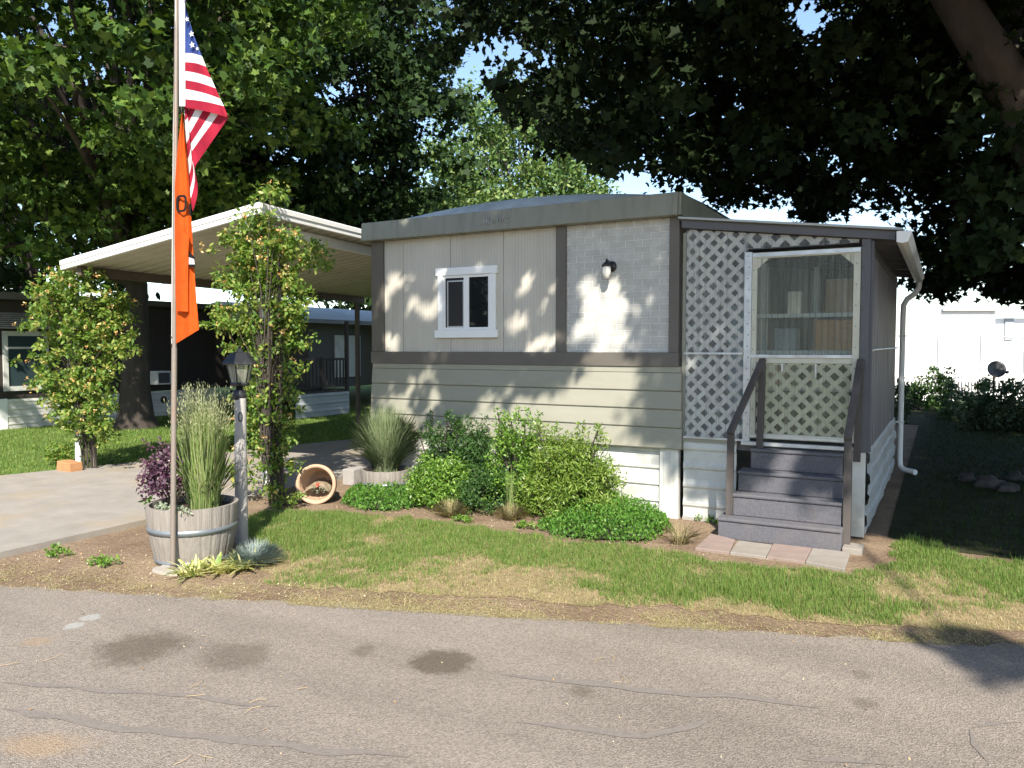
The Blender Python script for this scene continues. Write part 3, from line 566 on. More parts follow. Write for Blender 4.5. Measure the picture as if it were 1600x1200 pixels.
# corner post, beam, side wall, roof
MB().box(1.70,1.775,-.03,.05,.80,ztop(1.7)-.012).build('corner_post', M_beam, porch, bevel=.003)
MB().box(1.776,1.80,.0,.10,.80,ztop(1.78)-.02).build('corner_post', M_beam, porch)
vs = []; n_ = 240
swm = MB()
for i in range(n_+1):
    y = .10+4.15*i/n_; xx = 1.775+.006*math.sin(2*math.pi*y/.075); vs += [(xx, y, .80), (xx, y, 2.64)]
swm.add(vs, [(2*i, 2*i+2, 2*i+3, 2*i+1) for i in range(n_)], 0, True); swm.build('side_wall', M_side, porch)
MB().box(1.765,1.785,.1,4.25,2.60,2.70).build('wall_plate', M_beam, porch)
MB().tube([(1.80,.02,1.725),(1.805,.3,1.73),(1.805,4.2,1.745)], .011, 8).build('conduit', M_alu, porch)
# skirts
def hskirt(mb, f, z0, z1, k, amp=.016):
    n = k*8; P0 = []; P1 = []
    for i in range(n+1):
        z = z0+(z1-z0)*i/n; ph_ = (i % 8)/8; o_ = 0 if ph_ < .55 else amp*(1 if ph_ < .8 else .4)
        P0.append(f(0, z, o_)); P1.append(f(1, z, o_))
    m1 = len(P0); mb.add(P0+P1, [(i, m1+i, m1+i+1, i+1) for i in range(n)]); return mb
hskirt(MB(), lambda e, z, o_: (.075+e*.53, .022-o_, z), .035, .80, 4).build('skirting', M_skirt, porch)
MB().box(.07,.61,.0,.021,.80,.836).build('sill', M_lap, porch)
MB().box(.07,.61,.01,.06,-.02,.034).build('footing', mat('concrete_block', (.33,.31,.28), .95, .2, 8, .5, 60), porch)
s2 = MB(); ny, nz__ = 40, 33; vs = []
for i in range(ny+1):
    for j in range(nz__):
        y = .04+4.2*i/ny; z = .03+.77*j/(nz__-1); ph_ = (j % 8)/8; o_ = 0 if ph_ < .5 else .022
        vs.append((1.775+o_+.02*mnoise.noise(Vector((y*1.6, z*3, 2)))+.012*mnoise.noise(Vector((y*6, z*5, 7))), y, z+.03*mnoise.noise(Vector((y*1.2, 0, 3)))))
s2.add(vs, [(i*nz__+j, (i+1)*nz__+j, (i+1)*nz__+j+1, i*nz__+j+1) for i in range(ny) for j in range(nz__-1)]); s2.build('side_skirting', mat('shaded_dented_skirting', (.34,.345,.34), .6, .15, 3, dirt=(.2,.18,.15), dirt_amt=.5), porch)  # skirting colour darkened here to stand for shade on this side
MB().box(1.655,1.765,-.02,.03,.02,.795).build('skirting_post', M_skirt, porch, bevel=.004)
MB().box(.66,1.70,-.05,.02,.808,.842).build('threshold', M_alu, porch)
bm_ = MB(); bm_.poly([(.05,-.05,ztop(.05)-.005),(1.97,-.05,ztop(1.97)-.005),(1.97,-.05,ztop(1.97)+.075),(.05,-.05,ztop(.05)+.075)], (0,.045,0)); bm_.build('front_beam', M_beam, porch, bevel=.003)
rf = MB(); rf.poly([(.03,-.10,ztop(.03)+.078),(2.03,-.10,ztop(2.03)+.078),(2.03,-.10,ztop(2.03)+.098),(.03,-.10,ztop(.03)+.098)], (0,4.7,0)); rf.build('roof', mat('porch_roof_metal', (.40,.42,.42), .5, .1, 3, dirt=(.2,.2,.18), dirt_amt=.5), porch)
for i in range(7):
    y = .25+i*.65; b_ = MB(); b_.bar((.08,y,ztop(.08)+.03),(1.97,y,ztop(1.97)+.03),.04,.09); b_.build('rafter', M_beam, porch)
# gutter and downspout
gt = thing('gutter', 'white rain gutter and downspout along the porch eave', 'gutter', (2.05,2.2,0))
gp_ = [(1.985,2.755),(1.985,2.665),(2.03,2.652),(2.075,2.662),(2.085,2.70),(2.10,2.72),(2.10,2.755),(2.092,2.755),(2.092,2.724),(2.075,2.70),(2.068,2.668),(2.03,2.66),(1.993,2.672),(1.993,2.755)]
MB().poly([(x,-.15,z) for x, z in gp_], (0,4.85,0)).build('trough', M_white, gt)
MB().poly([(x,-.158,z) for x, z in gp_[:7]], (0,.007,0)).build('end_cap', M_white, gt)
MB().tube([(2.04,4.5,2.66),(2.04,4.5,2.58),(2.0,4.48,2.50),(1.90,4.44,2.42),(1.86,4.42,2.34),(1.855,4.42,2.2),(1.855,4.42,.18),(1.865,4.40,.09),(1.92,4.34,.05),(2.06,4.2,.045)], .038, 10).build('downspout', M_white, gt)
for z in (.7,1.9): MB().box(1.80,1.90,4.375,4.465,z,z+.02).build('strap', M_alu, gt)
# interior shelf and stored goods seen through the door
shelf = thing('storage_shelf', 'pale grey storage shelf unit inside the porch behind the door', 'shelf', (1.3,1.2,.82))
M_shelf = mat('shelf_paint', (.50,.56,.54), .6)
sb2 = MB()
for z in (1.30,1.68,2.06): sb2.box(.62,1.72,.75,1.15,z,z+.04)
sb2.build('shelf_boards', M_shelf, shelf)
for x in (.63,1.16,1.71): MB().box(x-.02,x+.02,1.12,1.16,.82,2.6).build('upright', M_shelf, shelf)
M_crate = mat('crate_wood', (.42,.24,.10), .8, .2, 6, .2, 30, stretch=(1,8,8))
cr = thing('wooden_crate', 'brown slatted wooden crate on the lower porch shelf', 'crate', (1.42,.9,1.72))
cb = MB()
for i in range(5): cb.box(1.20,1.68,.78,.795,1.722+i*.062,1.722+i*.062+.056)
cb.build('front_slats', M_crate, cr); MB().box(1.20,1.68,.797,1.08,1.722,2.02).build('box_body', M_crate, cr)
o = MB().box(1.30,1.68,.80,1.05,2.101,2.44).build('cardboard_box', mat('cardboard', (.34,.26,.19), .85, .1), loc=(1.49,.92,2.101), bevel=.004); tag(o, 'brown cardboard box on the upper porch shelf', 'box')
o = MB().box(.93,1.06,.80,.96,2.101,2.33).build('cream_carton', mat('cream_card', (.68,.64,.54), .8), loc=(1,.88,2.101), bevel=.004); tag(o, 'small cream carton standing on the upper porch shelf', 'box')
o = MB().box(.80,1.02,.80,1.05,1.722,1.95).build('storage_tub', mat('tub_plastic', (.20,.26,.27), .4), loc=(.9,.9,1.722), bevel=.01); tag(o, 'dark grey blue storage tub on the lower porch shelf', 'tub')
o = MB().box(.68,.90,.80,1.05,1.342,1.60).build('tan_box', mat('tan_card', (.45,.30,.22), .8), loc=(.8,.9,1.342), bevel=.004); tag(o, 'tan box low on the shelf behind the door lattice', 'box')
o = MB().box(.30,.55,.9,1.2,.82,2.2).build('tall_cabinet', mat('cabinet_blue', (.25,.36,.40), .5), loc=(.42,1.0,.82), bevel=.005); tag(o, 'blue grey cabinet seen through the left porch lattice', 'cabinet')

# ================================================================== STEPS
M_step = mat('grey_step_carpet', (.118,.117,.132), .95, .2, 40, .9, 160, dirt=(.2,.17,.15), dirt_amt=.4, dscale=3)
steps = thing('porch_steps', 'four grey carpeted steps with dark handrails below the porch door', 'steps', (1.1,-.3,0))
for i, (x0, x1, y0, z0, z1) in enumerate(((.585,1.635,-.60,.0,.195),(.685,1.62,-.455,.197,.40),(.695,1.615,-.30,.402,.592),(.775,1.585,-.145,.594,.79))):
    MB().box(x0, x1, y0, -.056, z0, z1-.032).box(x0-.006, x1+.006, y0-.014, -.056, z1-.031, z1).build('step', M_step, steps, bevel=.01)
M_rail = mat('dark_weathered_rail', (.075,.065,.06), .8, .3, 8, .3, 40, stretch=(1,1,.2))
def rail(x0, xt, bx):
    r = MB(); r.bar((bx,-.50,.96),(xt,-.06,1.64),.062,.036,(0,0,1)); ro = r.build('handrail', M_rail, steps, bevel=.004)
    MB().bar((x0,-.47,.03),(bx,-.455,1.0),.062,.04,(0,1,0)).build('post', M_rail, steps, bevel=.004)
    MB().bar((xt-.015,-.10,.72),(xt,-.085,1.60),.06,.04,(0,1,0)).build('post', M_rail, steps, bevel=.004)
rail(.655,.86,.66); rail(1.665,1.715,1.66)
# paving stones
M_pg = mat('grey_paver', (.26,.235,.205), .95, .15, 6, .3, 60, dirt=(.16,.13,.1), dirt_amt=.4); M_pr = mat('red_paver', (.25,.19,.165), .95, .15, 6, .3, 60, dirt=(.2,.16,.12), dirt_amt=.4)
pv = [((1085,860),(1110,837),(1149,847),(1140,867),'r','reddish paver leftmost in the row below the steps'),((1140,867),(1153,848),(1207,855),(1197,874),'g','grey paver second from the left below the steps'),((1197,874),(1208,853),(1269,860),(1258,882),'r','reddish paver right of the grey one in front of steps'),((1258,882),(1269,860),(1329,867),(1320,894),'g','pale grey paver at the right end of the row')]
for a, b, c, d, k, lab in pv:
    P = [G(*a), G(*d), G(*c), G(*b)]
    ctr = sum(P)/4; P = [ctr+(p-ctr)*.985 for p in P]
    o = MB().poly([(p[0], p[1], -.02) for p in P], (0,0,.045)).build('paving_stone', M_pr if k == 'r' else M_pg, loc=(ctr[0], ctr[1], 0), bevel=.006); tag(o, lab, 'paving stone', 'paving stones in front of the porch steps')
o = MB().box(1.645,1.80,-.62,-.40,-.02,.05).build('paving_stone', M_pg, loc=(1.72,-.5,0), bevel=.006); tag(o, 'small grey block under the right handrail post', 'paving stone', 'paving stones in front of the porch steps')

# ================================================================== CARPORT
cp = thing('carport', 'white metal carport roof sloping over the concrete driveway', 'carport', (-6.3,1.5,0))
M_cw = mat('white_carport_metal', (.80,.80,.78), .5, .05, 4, dirt=(.5,.48,.36), dirt_amt=.35, dscale=1.5)
M_cu = mat('cream_carport_pan', (.50,.46,.36), .55, .08, 3, dirt=(.35,.31,.22), dirt_amt=.4, dscale=1.2)
cB = FY(405,322,-1.4); cA = FY(100,413,-1.4); cB[2] -= .02
rot = R(8); dv = np.array([-math.sin(rot), math.cos(rot), 0]); ev = cB-cA; Ld = 7.2
pan = MB(); pitch_ = .22; prof = []
y = 0
while y < Ld: prof += [(y,0),(y+.02,-.06),(y+.165,-.06),(y+.185,0)]; y += pitch_
vs = [tuple(e+dv*p+np.array([0,0,q])) for e in (cA, cB) for p, q in prof]; m1 = len(prof)
pan.add(vs, [(i, i+1, m1+i+1, m1+i) for i in range(m1-1)]); pan.build('roof_pan', M_cu, cp)
def fascia_bar(a, b, n_out, nm):
    a = np.array(a); b = np.array(b); o_ = MB(); up_ = np.array([0,0,1.])
    sec = [(0,-.075),(.012,-.078),(.03,-.07),(.03,-.02),(.042,-.01),(.042,.045),(.03,.055),(0,.055)]
    k = len(sec); o_.add([a+n_out*s+up_*t for s, t in sec]+[b+n_out*s+up_*t for s, t in sec], [(i, (i+1)%k, k+(i+1)%k, k+i) for i in range(k)]+[tuple(range(k))[::-1], tuple(range(k, 2*k))])
    return o_.build(nm, M_cw, cp)
nf = unit(np.cross(ev, (0,0,1.))); nf = nf if nf[1] < 0 else -nf
fascia_bar(cA-unit(ev)*.03, cB+unit(ev)*.042, nf, 'fascia'); ns = np.cross(dv, (0,0,1.)); ns = ns if ns[0] > 0 else -ns
fascia_bar(cB+dv*.0, cB+dv*Ld, ns, 'fascia'); fascia_bar(cA, cA+dv*Ld, -ns, 'fascia')
M_cbm = mat('rusty_brown_beam', (.10,.075,.055), .7, .2, 5)
for f_ in (.07, .93):
    a = cA+ev*f_+np.array([0,0,-.06-.065]); MB().bar(a+dv*.05, a+dv*(Ld-.05), .07, .12).build('beam', M_cbm if f_ < .5 else M_cw, cp)
def post(f_, s_, m):
    a = cA+ev*f_+dv*s_; return MB().bar((a[0],a[1],.0),(a[0],a[1],a[2]-.185),.075,.075,(0,1,0)).build('post', m, cp)
for f_, s_ in ((.93,.35),(.07,3.6),(.07,6.9),(.93,3.6),(.93,6.9)): post(f_, s_, M_cw if s_ < 1 else M_cbm)
# white pipe post left (rose support)
b = AT(122,700,11.35); MB().tube([(b[0],b[1],0),(b[0]+.03,b[1]+.02,2.83)], .042, 10).build('post', M_white, cp)
p2 = G(147,735); MB().bar((p2[0],p2[1],0),(p2[0]+.03,p2[1],1.6),.07,.05,(0,1,0)).build('timber_post', mat('grey_timber', (.2,.17,.14), .9, .3, 8, stretch=(1,1,.2)), cp)
# wooden block at the foot of the rose
c = G(110,741); o = MB().poly([(c[0]-.16,c[1]-.1,.04),(c[0]+.16,c[1]-.1,.04),(c[0]+.15,c[1]-.1,.17),(c[0]-.14,c[1]-.1,.19)], (0,.18,0)).build('wood_block', mat('orange_wood', (.40,.20,.09), .8, .2, 8, stretch=(1,1,5)), loc=(c[0],c[1],.04), bevel=.006); tag(o, 'orange wooden block at the foot of the left rose', 'wood block')

# ================================================================== FLAGPOLE + FLAGS
PB = G(270,893); PT = np.array([-2.63,-3.74,5.8])
def pole_at(z): return PB+(PT-PB)*(z/PT[2])
fp = thing('flagpole', 'thin rusty metal flagpole standing in front of the barrel planter', 'flagpole', tuple(PB))
M_rust = mat('rusty_galvanised_pipe', (.25,.215,.185), .55, .2, 5, .2, 60, metal=.3, dirt=(.25,.12,.06), dirt_amt=.8, dscale=5, stretch=(1,1,.5))
MB().tube([pole_at(0),pole_at(1.75)], .021, 12).tube([pole_at(1.75),pole_at(5.8)], .017, 12).build('pole', M_rust, fp)
cb_ = MB(); vs = []
for j in range(14): a = 2*math.pi*j/14; r_ = .11+.03*random.uniform(-1,1); vs.append((PB[0]-.03+r_*1.3*math.cos(a), PB[1]+r_*math.sin(a), -.01))
cb_.poly(vs, (0,0,.03)); cb_.build('footing', mat('concrete_footing', (.33,.30,.26), .95, .15, 8, .4, 60), fp, bevel=.006)
MB().tube([pole_at(1.78)+(-.03,0,0), pole_at(2.4)+(-.032,0,0), pole_at(3.4)+(-.028,0,0), pole_at(4.6)+(.02,-.02,0), pole_at(5.8)+(.02,-.02,0)], .004, 5).build('halyard', mat('white_rope', (.55,.53,.48), .9), fp)
MB().tube([pole_at(1.80), pole_at(1.80)+(-.04,0,.04)], .006, 6).tube([pole_at(1.80), pole_at(1.80)+(-.04,0,-.04)], .006, 6).build('cleat', M_black, fp)
def FP(px, py, dy): return FY(px, py, -3.74+dy)
def cloth(name): 
    m, N, L, P = _nodes(name); return m, N, L, P
def clothmat(name, col):
    m = mat(name, col, .8, .12, 9, .6, 16, spec=.15); N, L = m.node_tree.nodes, m.node_tree.links; P = N['Principled BSDF']
    t = N.new('ShaderNodeBsdfTranslucent'); L.new(P.inputs['Base Color'].links[0].from_socket, t.inputs[0]); mx = N.new('ShaderNodeMixShader'); mx.inputs[0].default_value = .3
    L.new(P.outputs[0], mx.inputs[1]); L.new(t.outputs[0], mx.inputs[2]); L.new(mx.outputs[0], N['Material Output'].inputs[0]); return m
M_fr, M_fw, M_fb = clothmat('flag_red', (.37,.02,.045)), clothmat('flag_white', (.78,.78,.78)), clothmat('flag_blue', (.045,.08,.27))
M_or, M_fk = clothmat('flag_orange', (.60,.095,.012)), clothmat('flag_black', (.02,.018,.018))
uf = thing('striped_flag', 'red white and blue stars and stripes flag drooping from the pole', 'flag', tuple(pole_at(3.6)))
# rows from the top: hoist point, fold point, back point, tail point (photo-measured), colour below the row
rows = [((289,-60),(281,-60),(281,-50),(281,-40),'b'),((289,-20),(283,-14),(285,30),(286,40),'b'),((289,20),(294,25),(288,90),(288,110),'b'),((289,52),(303,55),(288,130),(288,150),'b'),
        ((289,83),(316,88),(286,170),(288,190),'w'),((289,97),(322,104),(287,190),(291,225),'r'),((289,111),(330,122),(288,205),(293,250),'w'),((289,125),(337,138),(290,220),(295,275),'r'),
        ((289,139),(344,154),(293,232),(297,295),'w'),((289,155),(350,166),(297,240),(298,310),'r'),((289,168),(357,184),(303,262),(301,331),None)]
NC = 30
def path(r, k, nr):
    H, Fd, B, T = [np.array(p, float) for p in r[:4]]; pts = []
    for i in range(NC+1):
        s = i/NC
        if s < .4:
            u_ = s/.4; p = H+(Fd-H)*u_+np.array([0, -3*math.sin(u_*math.pi)*.6]); dy = -.03-.012*math.sin(u_*7+k*.5)
        elif s < .75:
            u_ = (s-.4)/.35; p = Fd+(B-Fd)*u_; dy = -.03+.05*min(1, u_*5)+.012*math.sin(u_*9)
        else:
            u_ = (s-.75)/.25; p = B+(T-B)*u_; p = p+np.array([7*math.sin(u_*math.pi), 0]); dy = .02+.012*math.sin(u_*8+k)
        pts.append(FP(p[0], p[1], dy))
    return pts
SUB = 3; grid = []; cols = []
for k in range(len(rows)-1):
    for j in range(SUB):
        t = j/SUB; r = [np.array(rows[k][q])*(1-t)+np.array(rows[k+1][q])*t for q in range(4)]; grid.append(path(r, k+t, 10)); cols.append(rows[k][4])
grid.append(path(rows[-1], 10, 10))
fb2 = MB(); ci = {'r':0,'w':1,'b':2}; vs = [p for g in grid for p in g]
b0 = len(fb2.v); fb2.v += [tuple(v) for v in vs]
for k in range(len(grid)-1):
    for i in range(NC):
        c_ = cols[k]
        if c_ == 'b' and i > 14: c_ = 'r' if (k//2) % 2 else 'w'
        fb2.f.append([k*(NC+1)+i, k*(NC+1)+i+1, (k+1)*(NC+1)+i+1, (k+1)*(NC+1)+i]); fb2.mi.append(ci[c_]); fb2.sm.append(True)
fb2.build('cloth', [M_fr, M_fw, M_fb], uf)
hb = MB(); hl = [FP(279,-60,-.028), FP(289,-60,-.03), FP(289,166,-.03), FP(280,166,-.028)]
hb.poly(hl, (0,.004,0)); hb.build('hoist_band', M_fw, uf)
st = MB()
for cx_, cy_, s_ in ((299,53,5.2),(300,70,5.4),(292,30,4.2),(308,76,3.2)):
    pts = []
    for j in range(10):
        a = math.pi/2+j*math.pi/5+.2; r_ = s_ if j % 2 == 0 else s_*.42; pts.append(FP(cx_+r_*math.cos(a)*.85, cy_-r_*math.sin(a), -.048))
    MB().poly(pts, (0,.003,0)).build('star', M_fw, uf)
MB().tube([FP(283,166,-.03), FP(284,172,-.032), FP(283,178,-.03)], .006, 6).build('clip', M_black, uf)
of = thing('orange_flag', 'long orange flag with black letter hanging folded below the striped flag', 'flag', tuple(pole_at(2.4)))
def strip(mb, L_, R_, dyl, dyr, n=24, mc=8, bulge=.02, mi=0, wob=0.):
    vs = []; L_ = np.array(L_, float); R_ = np.array(R_, float)
    tt = np.linspace(0, 1, n+1)
    def lerp(A, t): s = t*(len(A)-1); i = min(int(s), len(A)-2); return A[i]+(A[i+1]-A[i])*(s-i)
    for t in tt:
        a, b = lerp(L_, t), lerp(R_, t)
        for j in range(mc+1):
            u_ = j/mc; p = a+(b-a)*u_; dy = dyl+(dyr-dyl)*u_-bulge*math.sin(u_*math.pi)+wob*math.sin(u_*13+t*3); vs.append(FP(p[0], p[1], dy))
    mb.add(vs, [(i*(mc+1)+j, i*(mc+1)+j+1, (i+1)*(mc+1)+j+1, (i+1)*(mc+1)+j) for i in range(n) for j in range(mc)], mi, True); return mb
ob = MB()
strip(ob, [(284,176),(277,235),(273,290),(273,340),(273,362),(274,420),(275,480),(275,537)], [(285,176),(291,235),(296,290),(299,340),(302,395),(305,440),(308,480),(311,515)], -.02, .0, 40, 10, .022, wob=.007)
ob.build('cloth', M_or, of)
ob = MB(); strip(ob, [(273,352),(273,380),(274,420),(274,455),(275,486)], [(296,368),(294,395),(294,430),(294,460),(294,487)], -.055, -.05, 24, 8, .022); strip(ob, [(294,372),(294,430),(294,487)], [(297,372),(296,440),(298,497)], -.05, -.015, 20, 3, 0.)
ob.build('front_fold', M_or, of)
def ring(cx, cy, a, b, th, dy, sk=0.):
    o_ = MB(); vs = []
    for j in range(25):
        t = 2*math.pi*j/24; c_, s_ = math.cos(t), math.sin(t); q = lambda v: math.copysign(abs(v)**.55, v)
        for f in (1, 1-th): 
            x_ = cx+a*f*q(c_); y_ = cy+b*(f if f == 1 else 1-th*a/b)*q(s_)+sk*c_
            u_ = (x_-273)/25; vs.append(FP(x_, y_, dy-.022*math.sin(min(1, max(0, u_))*math.pi)))
    o_.add(vs, [(2*j, 2*j+1, 2*j+3, 2*j+2) for j in range(24)]); return o_
ring(283.5,318,8.5,13.5,.42,-.036,-1.).build('letter', M_fk, of)
lb = MB(); lb.poly([FP(*p, -.034) for p in ((294.5,322),(298,316),(298.5,338),(296,336))], (0,.002,0)); lb.poly([FP(*p, -.036) for p in ((294.5,392),(301.5,399),(304,402),(304.5,418),(294.5,417))], (0,.002,0)); lb.build('band', M_fk, of)
MB().poly([FP(*p, -.040) for p in ((295,402),(303,405),(304,413),(295,413))], (0,.0015,0)).build('white_patch', M_fw, of)

# ================================================================== LAMP POST
LP = np.array([*AT(374,600,6.95)[:2], 0]); lt = thing('lamp_post', 'grey mottled post with black lantern beside the barrel planter', 'lamp post', tuple(LP))
M_post = mat('grey_mottled_post', (.38,.36,.345), .85, .25, 7, .6, 26, stretch=(1,1,.35), dirt=(.12,.11,.10), dirt_amt=.75, dscale=3.2)  # dark upright mottling mixed into the grey
MB().tube([LP, LP+(.002,0,.7), LP+(.01,0,1.30)], [.056,.054,.051], 18).build('post', M_post, lt)
M_lm = mat('black_lantern_metal', (.035,.037,.042), .38, .15, 12, metal=.5, dirt=(.18,.17,.16), dirt_amt=.5, dscale=8)
MB().lathe([(0,1.40),(.03,1.40),(.03,1.375),(.055,1.37),(.058,1.29),(.052,1.285)], LP, 18).build('collar', M_lm, lt)
def hexa(prof, m, nm, sm=False): return MB().lathe(prof, LP+(.01,0,0), 6, sm=sm).build(nm, m, lt)
hexa([(0,1.44),(.080,1.44),(.086,1.428),(.078,1.41),(.03,1.40),(0,1.40)], M_lm, 'lantern_base')
glassl = MB().lathe([(.075,1.442),(.112,1.60)], LP+(.01,0,0), 6, sm=False); gl = glassl.build('lantern_glass', sheetmat('lantern_pane', (.6,.6,.5), .38, .4, .1), lt)
cg2 = MB()
for j in range(6):
    a = 2*math.pi*j/6; ax_ = np.array([1,0,0.]); 
v_ = np.array(glassl.v)
for j in range(6): cg2.bar(v_[j], v_[6+j], .010, .010)
cg2.build('glazing_bars', M_lm, lt)
hexa([(.112,1.598),(.152,1.602),(.15,1.618),(.08,1.70),(.03,1.715),(.024,1.73),(.012,1.74),(.015,1.755),(0,1.765)], M_lm, 'lantern_roof')
MB().lathe([(0,1.444),(.013,1.444),(.013,1.56),(.02,1.565),(.02,1.595),(0,1.597)], LP+(.01,0,0), 12).build('candle_tube', mat('candle_tube', (.3,.3,.28), .5), lt)
# digit 0
dg = MB(); vs = []
for j in range(33):
    t = 2*math.pi*j/32
    for f in (1., .6):
        x_ = .020*math.cos(t)*(f if f == 1 else .5); z_ = 1.135+.045*math.sin(t)*(f if f == 1 else .72); a_ = x_/.054
        # facing the street/camera
        d0 = math.atan2(CAM[1]-LP[1], CAM[0]-LP[0]); vs.append(LP+np.array([.006+.0562*math.cos(d0+a_), .0562*math.sin(d0+a_), z_]))
dg.add(vs, [(2*j, 2*j+1, 2*j+3, 2*j+2) for j in range(32)]); dg.build('house_digit', M_black, lt)

# ================================================================== BARREL PLANTERS
M_barrel = mat('weathered_barrel_oak', (.25,.225,.20), .85, .2, 5, .5, 24, stretch=(6,6,.5), dirt=(.17,.14,.11), dirt_amt=.5, dscale=2.)
M_hoop = mat('galvanised_hoop', (.22,.245,.27), .45, .15, 8, metal=.5)
M_pot_soil = mat('potting_soil', (.06,.042,.03), .95, .4, 30, .9, 60)
def barrel(name, label, c, rt, rb_, h, hoops, bulge=.02, n=26):
    b = thing(name, label, 'planter', c, 'half barrel planters'); c = np.array(c); mb = MB(); N_ = 10
    def rad(t): return rb_+(rt-rb_)*t+bulge*math.sin(t*math.pi*.85)
    pr_o = [(rad(i/N_), h*i/N_) for i in range(N_+1)]
    vs = []; K = n*4
    prof = [(r, z, 1) for r, z in pr_o]+[(rad(1)-.028, h, 0), (rad(.8)-.03, h*.8, 0)]
    for r, z, o_ in prof:
        for j in range(K):
            rr = r-(.004 if (j % 4 == 0 and o_) else 0); zz = z+(.006*mnoise.noise(Vector((j//4*1.7, 3, 1))) if z == h else 0); vs.append(c+(rr*math.cos(2*math.pi*j/K), rr*math.sin(2*math.pi*j/K), zz))
    mb.add(vs, [(i*K+j, i*K+(j+1)%K, (i+1)*K+(j+1)%K, (i+1)*K+j) for i in range(len(prof)-1) for j in range(K)], 0, False); mb.build('staves', M_barrel, b)
    for t0, t1 in hoops: MB().lathe([(rad(t0)+.001,h*t0),(rad(t0)+.006,h*t0),(rad(t1)+.006,h*t1),(rad(t1)+.001,h*t1)], c, 48).build('hoop', M_hoop, b)
    MB().lathe([(0,h-.03),(rad(.95)-.02,h-.05)], c, 32).build('soil', M_pot_soil, b)
    return b, c, rad
BC = (*AT(302,830,6.47)[:2], 0)
barrel('barrel_planter', 'wooden half barrel planter behind the flagpole with purple shrub', BC, .35,.29,.47, ((.02,.09),(.55,.65)))
B2 = AT(603,738,9.35); B2 = (B2[0], B2[1], 0)
barrel('barrel_planter', 'wooden half barrel planter at the left house corner with fountain grass', B2, .285,.25,.30, ((.03,.10),(.42,.52)))

def tuft(name, label, cat, c, n, h, spread, r0, wd, m, group=None, lean=.5, segs=4, jit=.3, dome=.8):
    c = np.array(c, float); a = RNG.uniform(0, 2*math.pi, n); rr = r0*np.sqrt(RNG.uniform(0,1,n))
    P = c+np.stack([rr*np.cos(a), rr*np.sin(a), 0*a], 1); f_ = RNG.uniform(.03,1,n)**lean; ln_ = spread*f_*RNG.uniform(.75,1.15,n)
    hh = h*(1-jit*RNG.uniform(0,1,n))*np.sqrt(1-dome*f_*f_)
    V = blades(P, hh, np.full(n, wd)*RNG.uniform(.6,1.2,n), ln_, dirs=a+RNG.normal(0,.8,n), segs=segs)
    o = bigmesh(name, V, 2*segs+1, m, loc=tuple(c)); return tag(o, label, cat, group)
M_og = leafmat('feather_grass', [(.14,.23,.05),(.22,.32,.09),(.32,.38,.16),(.40,.40,.22)], .35, .7)
M_ogp = leafmat('grass_plumes', [(.34,.35,.20),(.42,.42,.26),(.28,.32,.17)], .3, .8)
M_fg = leafmat('fountain_grass_blades', [(.13,.19,.08),(.20,.26,.12),(.30,.33,.2),(.10,.16,.07)], .3, .7)
# feather reed grass in front barrel
og = thing('feather_grass', 'tall pale feather reed grass growing in the front barrel', 'ornamental grass', (BC[0]+.10,BC[1]+.03,.42))
c = ORG[og.name]; n = 1300; a = RNG.uniform(0, 6.283, n); rr = .12*np.sqrt(RNG.uniform(0,1,n)); P = c+np.stack([rr*np.cos(a), rr*np.sin(a), 0*a], 1)
H = RNG.uniform(.25,.85,n); bigmesh('leaf_blades', blades(P, H, RNG.uniform(.003,.006,n), .02+.2*RNG.uniform(0,1,n)**2.2, dirs=a+RNG.normal(0,1.,n), segs=4), 9, M_og, og)
n = 420; a = RNG.uniform(0, 6.283, n); rr = .12*np.sqrt(RNG.uniform(0,1,n)); P = c+np.stack([rr*np.cos(a), rr*np.sin(a), 0*a], 1); Hs = RNG.uniform(.72,1.06,n); Ls = .02+.2*RNG.uniform(0,1,n)**1.6; da = a+RNG.normal(0,.9,n)
V = blades(P, Hs, np.full(n, .003), Ls, dirs=da, segs=4); bigmesh('stems', V, 9, M_og, og)
tips = V[:,4,:]; mids = V[:,3,:]; pp = []; ax = []
for i in range(n):
    for k in range(9):
        t = random.uniform(.0, 1.05); pp.append(mids[i]+(tips[i]-mids[i])*t+RNG.normal(0,.005,3)); ax.append((tips[i]-mids[i]))
leaves('plumes', np.array(pp), .026, SLIM, M_ogp, og, axis=unit(np.array(ax))*2, axis_jit=.45, droop=.1)
# purple shrub
def foliage_thing(name, label, cat, base, boughs, size, shape, m, group=None, stems=None, stem_m=None, up=.5, droop=-.1, shell=.5, axis_out=0., sj=.35):
    t = thing(name, label, cat, tuple(base), group); P, Cc = cloud(boughs, shell=shell)
    leaves('foliage', P, size, shape, m, t, axis=(unit(P-Cc)*axis_out if axis_out else None), up=up, droop=droop, sj=sj)
    if stems:
        mb = MB()
        for s, r_ in stems: mb.tube(s, r_, 6)
        mb.build('stems', stem_m or M_twig, t)
    return t
M_pur = leafmat('purple_leaves', [(.035,.012,.028),(.07,.022,.05),(.11,.05,.08),(.18,.12,.15)], .15, .35, .6)
bgh = []
for i in range(80):
    d = unit(RNG.normal(size=3)); d[2] = abs(d[2])*1.1-.15; p = np.array([BC[0]-.19,BC[1]-.06,.62])+d*np.array([.21,.2,.27])*random.uniform(.55,1.1); bgh.append((*p,.065,.065,.075,42))
for i in range(9):
    a = random.uniform(0,6.28); p = np.array([BC[0]-.16+.22*math.cos(a), BC[1]-.06+.2*math.sin(a), random.uniform(.82,.98)]); bgh.append((*p,.025,.025,.06,12))
stm = [([(BC[0]-.17,BC[1]-.05,.4), (b[0],b[1],b[2])], .004) for b in bgh[::3]]
